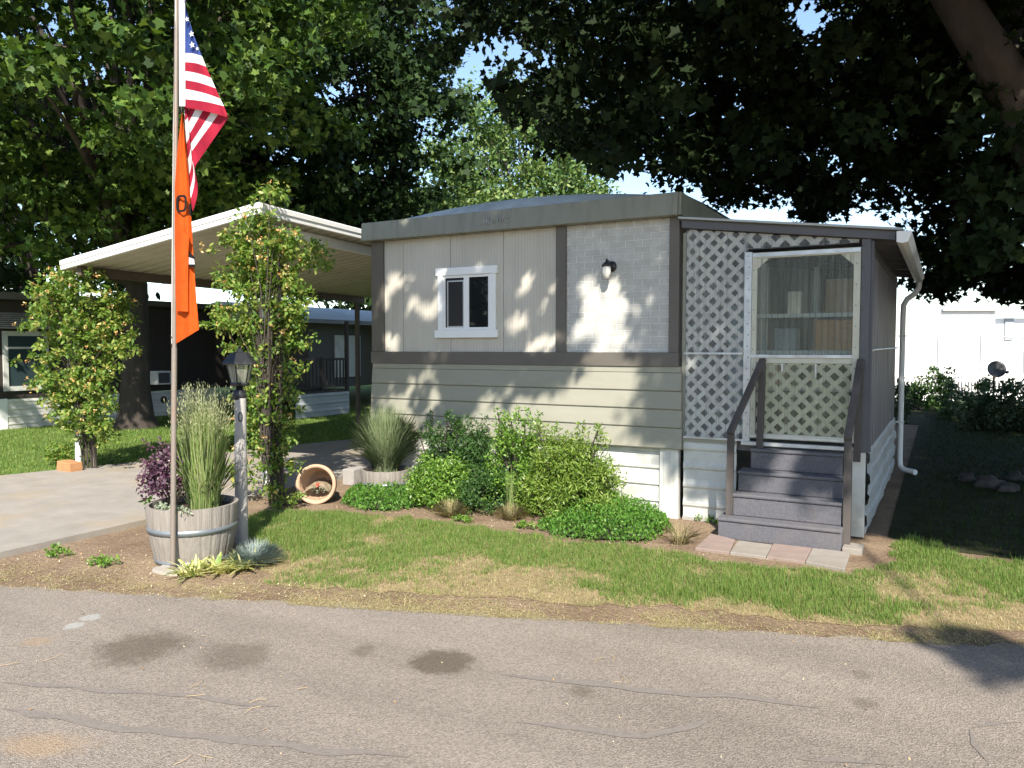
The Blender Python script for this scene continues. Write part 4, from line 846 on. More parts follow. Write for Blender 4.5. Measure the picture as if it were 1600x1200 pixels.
foliage_thing('purple_shrub', 'dark purple leaved shrub in the left of the front barrel', 'shrub', (BC[0]-.19,BC[1]-.06,.42), bgh, .034, OVAL, M_pur, stems=stm, stem_m=M_barkd, axis_out=1., up=.3)
M_sage = leafmat('silvery_leaves', [(.20,.24,.16),(.28,.32,.23),(.36,.40,.30)], .2, .8)
foliage_thing('silver_herb', 'low silvery green herb at the front rim of the barrel', 'plant', (BC[0]+.08,BC[1]-.26,.44), [(BC[0]-.04+.055*i+random.uniform(-.02,.02), BC[1]-.27+random.uniform(-.04,.04), .47, .05,.05,.04,60) for i in range(6)], .026, OVAL, M_sage)
foliage_thing('silver_herb', 'small green sprout at the left rim of the barrel', 'plant', (BC[0]-.33,BC[1]-.15,.44), [(BC[0]-.34,BC[1]-.17,.47,.035,.035,.04,28)], .045, OVAL, leafmat('sprout_green', [(.08,.16,.03),(.14,.24,.06)], .3))
tuft('fountain_grass', 'arching grey green fountain grass in the barrel by the house corner', 'ornamental grass', (B2[0],B2[1],.28), 2300, .88,.40,.15,.0055, M_fg, lean=.85, segs=6, jit=.45, dome=.6)
# blue fescue, variegated strap plant
M_fes = leafmat('blue_fescue_blades', [(.24,.32,.33),(.34,.43,.42),(.45,.50,.46)], .2, .7)
f = G(400,882); tuft('blue_fescue', 'spiky silver blue fescue clump right of the barrel', 'ornamental grass', (f[0],f[1],0), 1100, .24,.22,.07,.004, M_fes, lean=.6, jit=.3)
M_var = leafmat('variegated_straps', [(.16,.26,.05),(.42,.45,.14),(.58,.56,.24),(.5,.48,.2),(.62,.6,.36)], .3, .5)
for px, py, lab in ((300,898,'yellow striped strap leaf plant at the flagpole foot'),(345,893,'yellow striped strap leaf plant in front of the barrel'),(385,886,'yellow striped strap leaf plant below the blue fescue')):
    f = G(px, py); tuft('strap_leaf_plant', lab, 'plant', (f[0],f[1],0), 60, .17,.27,.09,.026, M_var, 'striped strap leaf plants', lean=.6, segs=5, jit=.4)
# concrete block near barrel
f = AT(552,745,10.0); o = MB().box(f[0]-.09,f[0]+.09,f[1]-.1,f[1]+.2,0,.2).build('concrete_block', mat('pale_block', (.33,.31,.29), .95, .1, 8, .4, 60), loc=(f[0],f[1],0), bevel=.006); tag(o, 'pale concrete block left of the rear barrel', 'block')

# tipped terracotta pot
pc = AT(494,767,8.75); pt = thing('tipped_pot', 'terracotta pot lying on its side with soil and red flower', 'pot', (pc[0],pc[1],0))
axv = unit(np.array([.50,-.86,.10])); M_terra = mat('pale_terracotta', (.46,.30,.20), .85, .12, 6, .2, 40, dirt=(.5,.44,.36), dirt_amt=.5, dscale=3)
ro = .218; pc = np.array([pc[0], pc[1], ro+.0])
MB().lathe([(.12,-.40),(.14,-.40),(.20,-.07),(.222,-.06),(.224,.02),(.218,.028),(.19,.025),(.182,0),(.175,-.08),(.115,-.36),(0,-.36)], pc, 40, axis=axv).build('pot', M_terra, pt)
sx = unit(np.cross(axv, (0,0,1.))); uz = np.cross(sx, axv); sm_ = MB(); vs = []
for i in range(12):
    for j in range(19):
        u_ = -1+2*j/18; d_ = i/11; r_ = .176-.06*d_; h_ = -.10+.10*(1-u_*u_)*.6+.04*mnoise.noise(Vector((u_*3, d_*3, 2)))+.09*d_; hw = math.sqrt(max(0, r_*r_-min(h_,0)**2)); vs.append(pc+axv*(-.005-.3*d_)+sx*u_*hw+uz*h_)
sm_.add(vs, [(i*19+j, i*19+j+1, (i+1)*19+j+1, (i+1)*19+j) for i in range(11) for j in range(18)], 0, True); sm_.build('soil', mat('spilled_soil', (.22,.18,.12), .95, .35, 30, .9, 70), pt)
q = pc+axv*-.04+uz*-.06; 
sp_ = tag_stuff = leaves('sprouts', q+RNG.normal(size=(120,3))*np.array([.07,.03,.015]), .02, OVAL, M_sage, pt); tag_stuff['kind'] = 'stuff'
q = pc+axv*-.02+uz*-.0+sx*-.01; leaves('flower', q+RNG.normal(size=(26,3))*.009, .02, OVAL, leafmat('red_petals', [(.6,.03,.02),(.75,.06,.03)], .2), pt, up=0)

# ================================================================== ROSES, SHRUBS, BED PLANTS
M_rose = leafmat('rose_leaves', [(.055,.12,.018),(.10,.19,.028),(.16,.26,.045),(.24,.31,.07),(.34,.31,.08)], .35, .45, .4)
M_rosef = leafmat('faded_rose_flowers', [(.62,.32,.08),(.68,.45,.16),(.72,.6,.34),(.55,.22,.06)], .3, .7)
def rose(name, label, px_boughs, depth, base, leaf, nf, stems, jd=.25, dens=1.):
    t = thing(name, label, 'climbing rose', tuple(base), 'climbing roses on the carport posts'); bl = []
    for px, py, rx, ry, n in px_boughs:
        k = depth/FPX
        for i in range(max(3, n)):
            a = random.uniform(0, 6.283); r_ = math.sqrt(random.uniform(0,1)); p = AT(px+rx*r_*math.cos(a), py+ry*r_*math.sin(a), depth+random.uniform(-jd, jd)); s_ = random.uniform(.05,.15)
            if random.random() < .16: p = p+(p-AT(px, py, depth))*random.uniform(.2,.55); s_ *= .6
            bl.append((*p, s_, s_, s_*.8, int((14+210*s_)*dens)))
    P, Cc = cloud(bl, shell=.6); leaves('foliage', P, leaf*1.18, OVAL, M_rose, t, axis=unit(P-Cc)*.6, up=.6)
    for i in RNG.choice(len(bl), nf):
        leaves('flower_cluster', np.array(bl[i][:3])+RNG.normal(size=3)*.08+np.array([.03,-.11,.04])+RNG.normal(size=(9,3))*.012, .03, OVAL, M_rosef, t, up=0)
    mb = MB()
    for s, r_ in stems: mb.tube(s, r_, 6)
    for b in random.sample(bl, min(40, len(bl))):
        p = np.array(b[:3]); mid = np.array([base[0]+(p[0]-base[0])*.25, base[1]+(p[1]-base[1])*.4, p[2]*.75]); mb.tube([(base[0]+random.uniform(-.08,.08), base[1], max(.0, p[2]*.35)), mid, p], [.009,.006,.003], 5)
    mb.build('stems', M_barkd, t); return t
r2b = G(418,792); k = lambda *a: a
rose('climbing_rose', 'tall green climbing rose right of the lamp post at the carport corner', [(410,345,36,18,14),(400,372,55,22,26),(425,395,78,30,50),(400,430,58,28,44),(420,460,60,28,40),(395,495,68,26,44),(440,500,42,26,20),(410,540,55,30,34),(425,590,42,40,36),(420,640,40,34,30),(430,690,34,26,22),(405,668,40,40,24),(440,730,24,20,10),(390,735,26,20,8),(430,770,16,16,4),(500,410,16,8,4),(470,525,20,8,5),(420,305,28,10,8)], 8.75, (r2b[0],r2b[1],0), .047, 70,
     [([(r2b[0]-.03+i*.035, r2b[1]+.02*i+.06, 0), (r2b[0]-.05+i*.03, r2b[1]+.14, .7), (r2b[0]+.03*i-.1, r2b[1]+.22, 1.6), (r2b[0]+.02, r2b[1]+.2, 2.7)], .016) for i in range(5)], jd=.22)
r1b = G(135,738)
rose('climbing_rose', 'wide yellowish climbing rose on the white post at the left carport corner', [(120,425,50,16,18),(120,455,72,28,46),(110,500,68,32,50),(130,540,78,34,56),(115,580,66,32,46),(130,620,52,28,34),(90,600,34,28,16),(145,650,44,24,24),(95,655,26,18,8),(122,620,30,24,14),(150,680,30,16,8),(80,480,30,30,14),(180,480,30,24,12),(200,500,20,8,4),(60,500,14,30,5)], 10.8, (r1b[0],r1b[1],0), .052, 98,
     [([(r1b[0]-.05+i*.05, r1b[1]+.03*i, 0), (r1b[0]-.05+i*.04, r1b[1], .8), (r1b[0]+.03*i-.1, r1b[1]+.1, 2.2)], .018) for i in range(4)], jd=.3)
f = G(90,728,.0); foliage_thing('small_rose_bush', 'low green weedy clump left of the white carport post', 'plant', (f[0],f[1],0), [(f[0]+random.uniform(-.35,.15), f[1]+random.uniform(-.1,.25), random.uniform(.05,.3), .09,.09,.09,30) for _ in range(22)], .05, OVAL, M_rose)
# evergreen shrubs along the wall
M_shr = leafmat('boxwood_leaves', [(.06,.13,.018),(.10,.21,.028),(.16,.29,.042),(.25,.37,.075)], .3, .4, .4)
M_shd = leafmat('dark_yew_leaves', [(.03,.07,.018),(.045,.10,.025),(.07,.14,.035)], .2, .45)
def shrub(label, px0, px1, ptop, pbot, yy, n, m, leaf=.034, name='evergreen_shrub', seed=0, tops=5, shape=OVAL):
    cx = (px0+px1)/2; b = G(cx, pbot); p0 = FY(px0, pbot, yy); p1 = FY(px1, pbot, yy); zt = FY(cx, ptop, yy)[2]; base = FY(cx, pbot, yy); w_ = (p1[0]-p0[0])/2; bl = []
    for i in range(n):
        d = unit(RNG.normal(size=3)); d[2] = abs(d[2]); r_ = random.uniform(.45,1)**.6
        p = np.array([base[0], yy, .06])+d*np.array([w_*1.02, min(.45, w_*.95), zt*.8])*r_; s_ = random.uniform(.08,.14); bl.append((*p, s_, s_, s_, 105))
    for i in range(tops):
        xx = base[0]+random.uniform(-.7,.7)*w_; h = zt*random.uniform(.85,1.05)
        for j in range(4): bl.append((xx+random.uniform(-.03,.03), yy+random.uniform(-.12,.12), h-j*.07, .04+.02*j, .04+.02*j, .06, 30))
    stm = [([(base[0]+random.uniform(-.1,.1), yy, 0), tuple(np.array(bl[i][:3]))], .007) for i in range(0, len(bl), 5)]
    return foliage_thing(name, label, 'shrub', (base[0],yy,0), bl, leaf, shape, m, 'evergreen shrubs along the front wall', stems=stm, stem_m=M_barkd, axis_out=1.1, up=.4, droop=.15)
shrub('dark green shrub right of the fountain grass barrel by the wall', 650,725,652,770,-.22,44,M_shd, tops=7)
shrub('bright green spreading shrub beside the rear barrel', 640,750,712,785,-.55,70,M_shr, tops=2)
shrub('dark thin shrub with upright tips in the middle of the row', 712,775,660,790,-.28,46,M_shd, tops=6, shape=STRAP2, leaf=.045)
shrub('tall light green shrub with bushy crown under the trim band', 762,850,648,795,-.35,70,M_shr, tops=8)
shrub('rounded dark base shrub in the middle front of the bed', 725,800,730,800,-.6,50,M_shd, tops=1)
shrub('largest rounded bushy shrub at the right end of the row', 815,962,668,815,-.40,150,leafmat('yew_leaves', [(.075,.14,.02),(.125,.21,.032),(.19,.28,.048),(.28,.36,.08)], .3, .4, .4), tops=9, leaf=.046, shape=STRAP2)
# ground cover mounds
M_gc = leafmat('ground_cover_leaves', [(.05,.14,.018),(.08,.20,.028),(.12,.26,.04),(.17,.30,.06)], .35, .5)
def mound(label, poly_px, h, n, leaf=.03):
    pl_ = [tuple(G(*p)[:2]) for p in poly_px]; P = scatter(pl_, n*3)[:n]; c = np.mean(pl_, 0); q = np.array(pl_); rm = np.linalg.norm(q-c, axis=1).mean()
    d = np.array([min(np.linalg.norm(np.cross(np.append(b-a,0), np.append(p-a,0)))/np.linalg.norm(b-a) for a, b in zip(q, np.roll(q,-1,0))) for p in P])
    z = h*np.clip(d/(rm*.55), 0, 1)**.5*(1+.35*fnoise(P, 5., 2.)); t = thing('ground_cover', label, 'plant', (c[0],c[1],0), 'ground cover mounds in the flower bed')
    P3 = np.column_stack([P, np.clip(z,.0,None)*RNG.uniform(.35,1.05,len(P))]); leaves('foliage', P3, leaf, OVAL, M_gc, t, axis=np.tile([0,-.25,.7],(len(P),1)), axis_jit=.6, droop=0., up=.3)
    MB().add([(*(c+(np.array(p)-c)*.9), .02) for p in pl_]+[(c[0],c[1],h*.6)], [(i, (i+1)%len(pl_), len(pl_)) for i in range(len(pl_))]).build('stems', mat('dark_stem_mass', (.03,.04,.015), .95), t)
mound('small ground cover mound right of the tipped pot', [(532,788),(545,768),(590,758),(640,762),(672,778),(668,792),(620,800),(570,800)], .17, 5200)
mound('large bright ground cover mound in front of the skirting', [(838,826),(862,800),(920,786),(990,785),(1035,800),(1052,830),(1010,850),(930,848),(870,842)], .22, 9500)
M_dry = leafmat('dry_tuft_blades', [(.34,.29,.16),(.45,.38,.22),(.30,.30,.12)], .25, .8)
for px, py, h, n, lab in ((703,808,.24,420,'dry tan grass tuft left of the middle shrub'),(798,812,.22,300,'dry tan grass tuft with tall stalks in the bed'),(1062,850,.26,110,'thin dry grass tuft beside the skirting corner post')):
    f = G(px, py); tuft('dry_grass_tuft', lab, 'grass tuft', (f[0],f[1],0), n, h,.21,.06,.0035, M_dry, 'dry grass tufts in the bed', lean=.7)
f = G(798,806); tuft('tall_grass_stalks', 'thin upright green stalks rising from the dry tuft', 'grass tuft', (f[0],f[1],0), 46, .62,.10,.04,.005, M_og, lean=.8, jit=.3)
for px, py, r_, lab in ((725,816,.06,'small weed clump on bare soil below the dry tuft'),(822,826,.055,'small green weed left of the large ground cover'),(88,868,.11,'low green weed mat on soil left of the barrel'),(162,884,.085,'small low weed on soil nearest the barrel left side'),(1110,815,.08,'small weeds below the porch skirting')):
    f = G(px, py); foliage_thing('weed_clump', lab, 'weed', (f[0],f[1],0), [(f[0]+random.uniform(-1.6,1.6)*r_, f[1]+random.uniform(-.8,.8)*r_, random.uniform(.02,.05), .04,.04,.03,26) for _ in range(9)], .026, OVAL, M_shr, 'weeds on the bare soil')
f = G(455,795); foliage_thing('weed_clump', 'leafy weed at the foot of the right rose', 'weed', (f[0],f[1],0), [(f[0]+random.uniform(-.2,.15), f[1]+random.uniform(-.1,.1), random.uniform(.03,.16), .06,.06,.05,26) for _ in range(10)], .036, OVAL, M_rose, 'weeds on the bare soil')

# ================================================================== NEIGHBOUR HOUSES (left)
NX = -15.1
nh = thing('brown_house', 'dark brown neighbour house with white skirting behind the left rose', 'house', (NX,2,0))
M_brown = mat('dark_brown_siding', (.040,.032,.028), .75, .15, 4, .3, 30, stretch=(6,6,.3))
bw = MB(); bw.box(NX-5,NX,-6,14.2,.65,2.75)
bw.build('wall', M_brown, nh)
gv = MB()
for i in range(66): y = -5.9+i*.3; gv.box(NX+.0005,NX+.010,y,y+.02,.66,2.5)
gv.build('batten', M_brown, nh)
hskirt(MB(), lambda e, z, o_: (NX+.02+o_, -6+e*13.0, z), .0, .64, 4, .012).build('skirting', M_skirt, nh)
MB().box(NX-.02,NX+.035,1.40,1.56,0,.66).build('skirting_post', M_white, nh)
MB().box(NX-6,NX+.45,-6.2,13.2,2.76,2.9).build('roof', mat('neighbour_roof', (.10,.09,.085), .8), nh)
nw = MB(); 
for y0, y1, z0, z1 in ((1.50,1.60,.82,2.10),(2.36,2.46,.82,2.10),(1.605,2.355,.82,.92),(1.605,2.355,2.0,2.10),(1.605,2.355,1.72,1.765)): nw.box(NX+.011,NX+.05,y0,y1,z0,z1)
nwo = nw.build('window', mat('dull_white_frame', (.5,.5,.47), .6), nh); MB().box(NX+.011,NX+.02,1.605,2.355,.92,1.999).build('pane', glassmat('neighbour_glass', (.03,.05,.055), .1), nwo)
aw = MB()
for i in range(8): aw.bar((NX+.05+.04*i,1.2,2.48-.045*i),(NX+.05+.04*i,2.7,2.48-.045*i),.05,.012,(.5,0,1))
aw.build('awning', mat('awning_slats', (.30,.29,.27), .6), nh)
ac = thing('window_air_conditioner', 'white window air conditioner on the brown house wall', 'air conditioner', (NX,5.2,.82))
MB().box(NX+.012,NX+.35,4.95,5.35,.82,1.16).build('casing', M_white, ac, bevel=.01); MB().box(NX+.351,NX+.36,4.99,5.31,.86,1.12).build('grille', mat('dark_grille', (.06,.06,.065), .6), ac)
MB().lathe([(0,0),(.09,0),(.09,.02),(0,.02)], (NX+.04,5.35,.42), 16, axis=(1,0,0)).build('vent', M_black, nh)
# second structure: white roofed house with deck
h2 = thing('white_roof_house', 'neighbour house with sunlit white metal roof beyond the carport', 'house', (-13.5,9,0))
MB().box(-18,-12.8,8.2,19,.62,2.42).build('wall', mat('grey_panel_wall', (.075,.072,.07), .7, .1, 4, .2, 20, stretch=(8,8,.3)), h2)
r_ = MB(); r_.poly([(-12.3,7.5,2.50),(-15.5,7.5,3.05),(-18.7,7.5,2.50),(-18.7,7.5,2.44),(-12.3,7.5,2.44)], (0,12,0)); r_.build('roof', mat('white_roof_metal', (.80,.80,.79), .5, .05, 3), h2)
MB().box(-12.299,-12.22,7.45,19.5,2.40,2.51).build('gutter', mat('blue_grey_gutter', (.14,.15,.17), .5), h2)
MB().box(-12.79,-12.74,9.2,10.3,.9,2.1).build('window', mat('pale_curtain', (.42,.42,.40), .7), h2)
dk = thing('wooden_deck', 'raised brown wooden deck with railing and pale skirting', 'deck', (-12,7.3,0))
MB().box(-13.6,-11.36,6.2,8.19,.60,.66).build('floor', M_brown, dk)
hskirt(MB(), lambda e, z, o_: (-11.34+o_, 6.2+e*1.95, z), .02, .60, 3, .012).build('skirting', mat('blue_white_skirting', (.34,.37,.38), .6, .08), dk)
MB().box(-11.42,-11.38,6.2,8.15,1.42,1.48).box(-11.42,-11.38,6.2,8.15,.74,.78).build('rail', M_brown, dk)
for i in range(16): y = 6.24+i*.125; MB().box(-11.415,-11.385,y,y+.03,.781,1.419).build('baluster', M_brown, dk)
for y in (6.2,7.2,8.15): MB().box(-11.45,-11.37,y-.04,y+.04,.661,2.44 if y > 8 else 1.5).build('post', M_brown, dk)

# ================================================================== RIGHT BACKGROUND
wbl = thing('white_building', 'large sunlit white building at the back beyond the yard', 'building', (8,48,0))
M_wb = mat('white_stucco', (.80,.80,.79), .7, .03, 1)
a = np.array(AT(1380,486,46)); b = np.array(AT(1760,505,46)); 
Wd = unit((b-a)[:2]); Wn = np.array([-Wd[1], Wd[0]])
zt = 3.95; c0 = a[:2]-Wd*14; c1 = a[:2]+Wd*6.6; c2 = a[:2]+Wd*26
MB().poly([(*c0,0),(*c1,0),(*(c1+Wn*12),0),(*(c0+Wn*12),0)], (0,0,zt)).build('main_wall', M_wb, wbl)
e0 = c1+Wd*.02+Wn*.6; MB().poly([(*e0,0),(*c2,0),(*(c2+Wn*12),0),(*(e0+Wn*12),0)], (0,0,3.5)).build('wing_wall', M_wb, wbl)
e1 = c1-Wn*.25; MB().poly([(*(e1-Wd*3.2),zt-.05),(*(e1+Wd*20),zt-.05),(*(e1+Wd*20+Wn*1.2),zt-.05),(*(e1-Wd*3.2+Wn*.24),zt-.05)], (0,0,.13)).build('eave', mat('grey_eave', (.4,.42,.43), .6), wbl)
g0 = c1+Wd*.9+Wn*.45; MB().poly([(*g0,2.2),(*(g0+Wd*.5),2.2),(*(g0+Wd*.5+Wn*.1),2.2),(*(g0+Wn*.1),2.2)], (0,0,1.3)).build('vent_panel', mat('grey_vent', (.32,.36,.40), .6), wbl)
fe = thing('pipe_fence', 'grey pipe rail fence in front of the white building', 'fence', tuple(G(1500,590,.0)*0+np.array([3.5,25,0])))
M_pipe = mat('galvanised_pipe', (.55,.55,.56), .5, .1)
fpts = [AT(1467,522,28), AT(1534,525,28), AT(1602,528,28), AT(1680,531,28)]; frl = MB()
for p in fpts: MB().tube([(p[0],p[1],0),(p[0],p[1],p[2]+.12)], .05, 8).build('post', M_pipe, fe)
for p, q in zip(fpts[:-1], fpts[1:]): frl.tube([p, q], .035, 8)
frl.build('top_rail', M_pipe, fe)
pk = thing('picket_fence', 'low white picket fence behind the backyard shrubs', 'fence', (4,22,0)); pkb = MB()
p0, p1 = AT(1390,590,24), AT(1700,590,24)
for i in range(60):
    p = p0+(p1-p0)*i/59; MB
    pkb.box(p[0]-.03,p[0]+.03,p[1]-.01,p[1]+.01,.1,.95+.06*(i%2))
pkb.build('pickets', M_wb, pk)
pr2 = MB(); pr2.bar((p0[0],p0[1]+.03,.75),(p1[0],p1[1]+.03,.75),.03,.08).bar((p0[0],p0[1]+.03,.3),(p1[0],p1[1]+.03,.3),.03,.08); pr2.build('rail', M_wb, pk)
ds = thing('satellite_dish', 'round grey satellite dish above the backyard shrubs', 'satellite dish', tuple(np.array(AT(1558,577,17))*np.array([1,1,0])))
dc = AT(1557,577,17); dax = unit(np.array([.25,-.9,.25])); M_dish = mat('dark_grey_dish', (.07,.075,.085), .5)
MB().lathe([(.0,-.05),(.07,-.045),(.14,-.02),(.185,.012),(.185,.018),(.14,-.01),(.07,-.035),(0,-.04)], dc, 28, axis=dax).build('dish', M_dish, ds)
MB().tube([dc-dax*.05, dc-dax*.14, (dc[0]-dax[0]*.14, dc[1]-dax[1]*.14, 0)], .022, 8).build('mast', M_dish, ds)
MB().tube([dc+np.array([0,0,-.17]), dc+dax*.28+np.array([.12,0,-.12])], .01, 6).lathe([(0,0),(.03,0),(.03,.06),(0,.06)], dc+dax*.28+np.array([.12,0,-.12]), 10, axis=-dax).build('feed_arm', M_dish, ds)
M_bg1 = leafmat('backyard_shrub_leaves', [(.03,.055,.03),(.05,.085,.045),(.09,.13,.08)], .25, .6); M_bg2 = leafmat('backyard_green_leaves', [(.03,.07,.015),(.05,.11,.025),(.08,.15,.04)], .3, .6)
for px, pt_, pb_, hw, dep, n, m, lab in ((1565,592,655,75,16.5,110,M_bg1,'large grey green shrub in front of the satellite dish'),(1660,600,660,70,16,60,M_bg1,'grey green shrub at the right edge of the yard'),(1470,566,630,26,21,40,M_bg2,'round bright green bush in the middle of the backyard'),(1430,576,632,24,22,34,M_bg2,'loose light green bush beside the downspout in the yard'),(1405,590,640,20,18,26,M_bg1,'dark bush closest to the porch downspout'),(1500,598,640,30,19,34,M_bg1,'low grey bush behind the dark garden bench'),(1535,585,625,18,20,22,M_bg2,'small green bush below the satellite dish')):
    c = AT(px, pb_, dep); zt_ = AT(px, pt_, dep)[2]; w_ = hw/FPX*dep; bl = []
    for i in range(n):
        d = unit(RNG.normal(size=3)); d[2] = abs(d[2]); p = np.array([c[0],c[1],0])+d*np.array([w_,w_*.7,zt_])*random.uniform(.5,1); bl.append((*p,.16,.16,.14,40))
    foliage_thing('backyard_shrub', lab, 'shrub', (c[0],c[1],0), bl, .085, OVAL, m, 'shrubs at the back of the side yard', stems=[([(c[0],c[1],0), bl[i][:3]], .012) for i in range(0, n, 6)], stem_m=M_barkd)
bn = thing('garden_bench', 'dark low garden bench between the backyard bushes', 'bench', tuple(G(1478,632)))
bc = G(1478,632); bb = MB(); M_bn = mat('dark_bench_metal', (.02,.022,.028), .6)
for i in range(4): bb.bar((bc[0]-.45,bc[1]+i*.11,.42),(bc[0]+.45,bc[1]+i*.11,.42),.09,.03)
bb.build('seat', M_bn, bn); bb = MB()
for i in range(3): bb.bar((bc[0]-.45,bc[1]+.42,.55+i*.13),(bc[0]+.45,bc[1]+.42,.55+i*.13),.03,.09)
bb.build('backrest', M_bn, bn)
for sx_ in (-.42,.42):
    for sy_ in (0,.38): MB().bar((bc[0]+sx_,bc[1]+sy_,0),(bc[0]+sx_,bc[1]+sy_,.40 if sy_ == 0 else .85),.04,.04).build('leg', M_bn, bn)
M_rock = mat('garden_rock', (.065,.06,.056), .9, .3, 5, .6, 20)
def rock(c, s, lab):
    bm = bmesh.new(); bmesh.ops.create_icosphere(bm, subdivisions=3, radius=1)
    sd2 = random.uniform(0,50)
    for v in bm.verts:
        f_ = .8+.55*mnoise.noise(v.co*1.3+Vector((sd2,0,0)))+.1*mnoise.noise(v.co*4+Vector((0,sd2,0))); v.co = Vector((v.co.x*s[0]*f_, v.co.y*s[1]*f_, max(-.2, v.co.z)*s[2]*f_))
    me = bpy.data.meshes.new('rock'); bm.to_mesh(me); bm.free(); me.polygons.foreach_set('use_smooth', [True]*len(me.polygons)); o = link('garden_rock', me, None, (c[0],c[1],s[2]*.15), [M_rock]); tag(o, lab, 'rock', 'rocks edging the maple bed')
for px, py, s, lab in ((1512,752,(.13,.11,.12),'left pale rock of the bed edge under the maple'),(1545,762,(.2,.14,.15),'largest dark rock in the bed edge under the maple'),(1585,750,(.15,.12,.12),'pale rock near the right photo edge under the maple'),(1575,768,(.16,.1,.09),'flat low rock in front at the right photo edge')): rock(G(px, py), s, lab)

# ================================================================== TREES
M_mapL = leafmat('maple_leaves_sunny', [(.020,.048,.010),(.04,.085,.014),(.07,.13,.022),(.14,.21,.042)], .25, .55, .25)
M_mapR = leafmat('maple_leaves_shade', [(.009,.017,.006),(.014,.026,.008),(.022,.038,.012)], .05, .65, .12)  # leaf colours darkened so the crown's own shade is in them
M_con = leafmat('light_feathery_leaves', [(.06,.12,.04),(.10,.18,.055),(.17,.26,.08),(.28,.34,.12)], .3, .6)
M_dk = leafmat('background_leaves', [(.012,.026,.009),(.022,.044,.013),(.038,.072,.02)], .12, .65, .15)
def limbs(mb, root, tips, r0, bend=.25):
    root = np.array(root, float)
    for t in tips:
        t = np.array(t, float); mid = root+(t-root)*.5+np.array([0,0,np.linalg.norm(t-root)*bend*.4])+RNG.normal(size=3)*.2
        q1 = root+(mid-root)*.5+RNG.normal(size=3)*.08; q2 = mid+(t-mid)*.5+RNG.normal(size=3)*.15
        mb.tube([root, q1, mid, q2, t], [r0, r0*.8, r0*.55, r0*.35, r0*.12], 7)
def tree(name, label, base, trunk_r, trunk_h, center, rad, n, per, leaf, shape, m, bark, group=None, keep=None, flat=.8, br=.7, nl=14, lump=1.0, twigs=0):
    t = thing(name, label, 'tree', tuple(base), group); base = np.array(base, float); center = np.array(center, float); rad = np.array(rad, float); bl = []
    while len(bl) < n:
        d = unit(RNG.normal(size=3)); p = center+d*rad*random.uniform(.35,1)**.6
        if p[2] < 2.2: continue
        p = p+RNG.normal(size=3)*.2
        if keep is not None and not keep(p): continue
        s_ = br*random.uniform(.6,1.25)*lump; bl.append((*p, s_, s_, s_*flat*.7, per))
    P, Cc = cloud(bl, shell=.55); leaves('crown', P, leaf, shape, m, t, axis=unit(P-Cc)*.5, up=.5, droop=-.3, sj=.5)
    mb = MB(); top = base+np.array([random.uniform(-.15,.15), random.uniform(-.15,.15), trunk_h])
    mb.tube([base+(0,0,-.1), base+(0,0,.25), base+(0,0,.9), (base+top)/2, top, top+(center-top)*.5, top+(center-top)*1.1], [trunk_r*1.75, trunk_r*1.25, trunk_r, trunk_r*.9, trunk_r*.75, trunk_r*.5, trunk_r*.15], 14)
    for b in random.sample(bl, len(bl)//3):
        p = np.array(b[:3]); dd_ = unit(center-p+np.array([0,0,-1.5])); mb.tube([p, p+dd_*br*.9+RNG.normal(size=3)*.1, p+dd_*br*2.+RNG.normal(size=3)*.2], [.006,.014,.024], 4)
    limbs(mb, top, [b[:3] for b in random.sample(bl, min(nl, len(bl)))], trunk_r*.38); mb.build('trunk', bark, t)
    return t, bl
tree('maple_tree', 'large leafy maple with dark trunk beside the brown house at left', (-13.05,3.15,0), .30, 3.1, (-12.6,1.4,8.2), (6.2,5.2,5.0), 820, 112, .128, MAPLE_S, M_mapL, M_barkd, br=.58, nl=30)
tree('maple_tree', 'dark maple rising behind the carport roof', (-12.2,11.0,0), .3, 3.6, (*AT(470,120,20)[:2],8.2), (4.0,4.0,5.2), 460, 84, .155, MAPLE_S, M_dk, M_barkd, br=.75, nl=18)
tree('light_tree', 'pale green feathery tree directly behind the trailer roof', (-10.6,17.5,0), .25, 4, (-10.8,16.0,6.0), (3.6,3.0,4.9), 520, 90, .15, OVAL, M_con, M_bark, br=.55, flat=1.2, nl=20)
tree('background_tree', 'dark dense tree far behind the white roofed house', (-22,26,0), .3, 3, (-21,24,6), (6,5,4.8), 200, 60, .34, OVAL, M_dk, M_barkd, br=1.2, nl=8)
tree('background_tree', 'dark tree behind the brown house at the left edge', (-23,7,0), .3, 3, (-23,6,6.5), (5,6,4.6), 220, 60, .3, OVAL, M_dk, M_barkd, br=1.1, nl=8)
# --- right maple over the porch (trunk just outside the frame)
TR = np.array([4.45,3.15,0.])
rt = thing('maple_tree', 'huge dark shade maple overhanging the porch from the right', 'tree', tuple(TR))
BX = [560,640,700,740,770,800,850,900,950,1000,1040,1080,1130,1180,1240,1290,1340,1390,1430,1480,1560,1600,1750]
BY = [60,110,135,120,130,190,240,250,285,262,285,300,330,318,345,350,352,385,455,485,490,478,470]
FX = [-6.2,-5.7,-4.7,-3.2,-2.2,-1.9,-1.35,-.95,-.35,.3,1.3,1.9,2.25,2.9,5.,9.]
FYs = [9,1.5,.75,.75,1.02,1.45,1.6,.8,.35,.15,-.25,.1,-.1,-.55,-1.9,-2.5]
SH = np.array([-math.sin(HEAD), math.cos(HEAD)])/math.tan(SUN_EL)
def qpos(P): P = np.atleast_2d(P); return P[:,:2]+P[:,2:3]*SH
bl = []
tries = 0
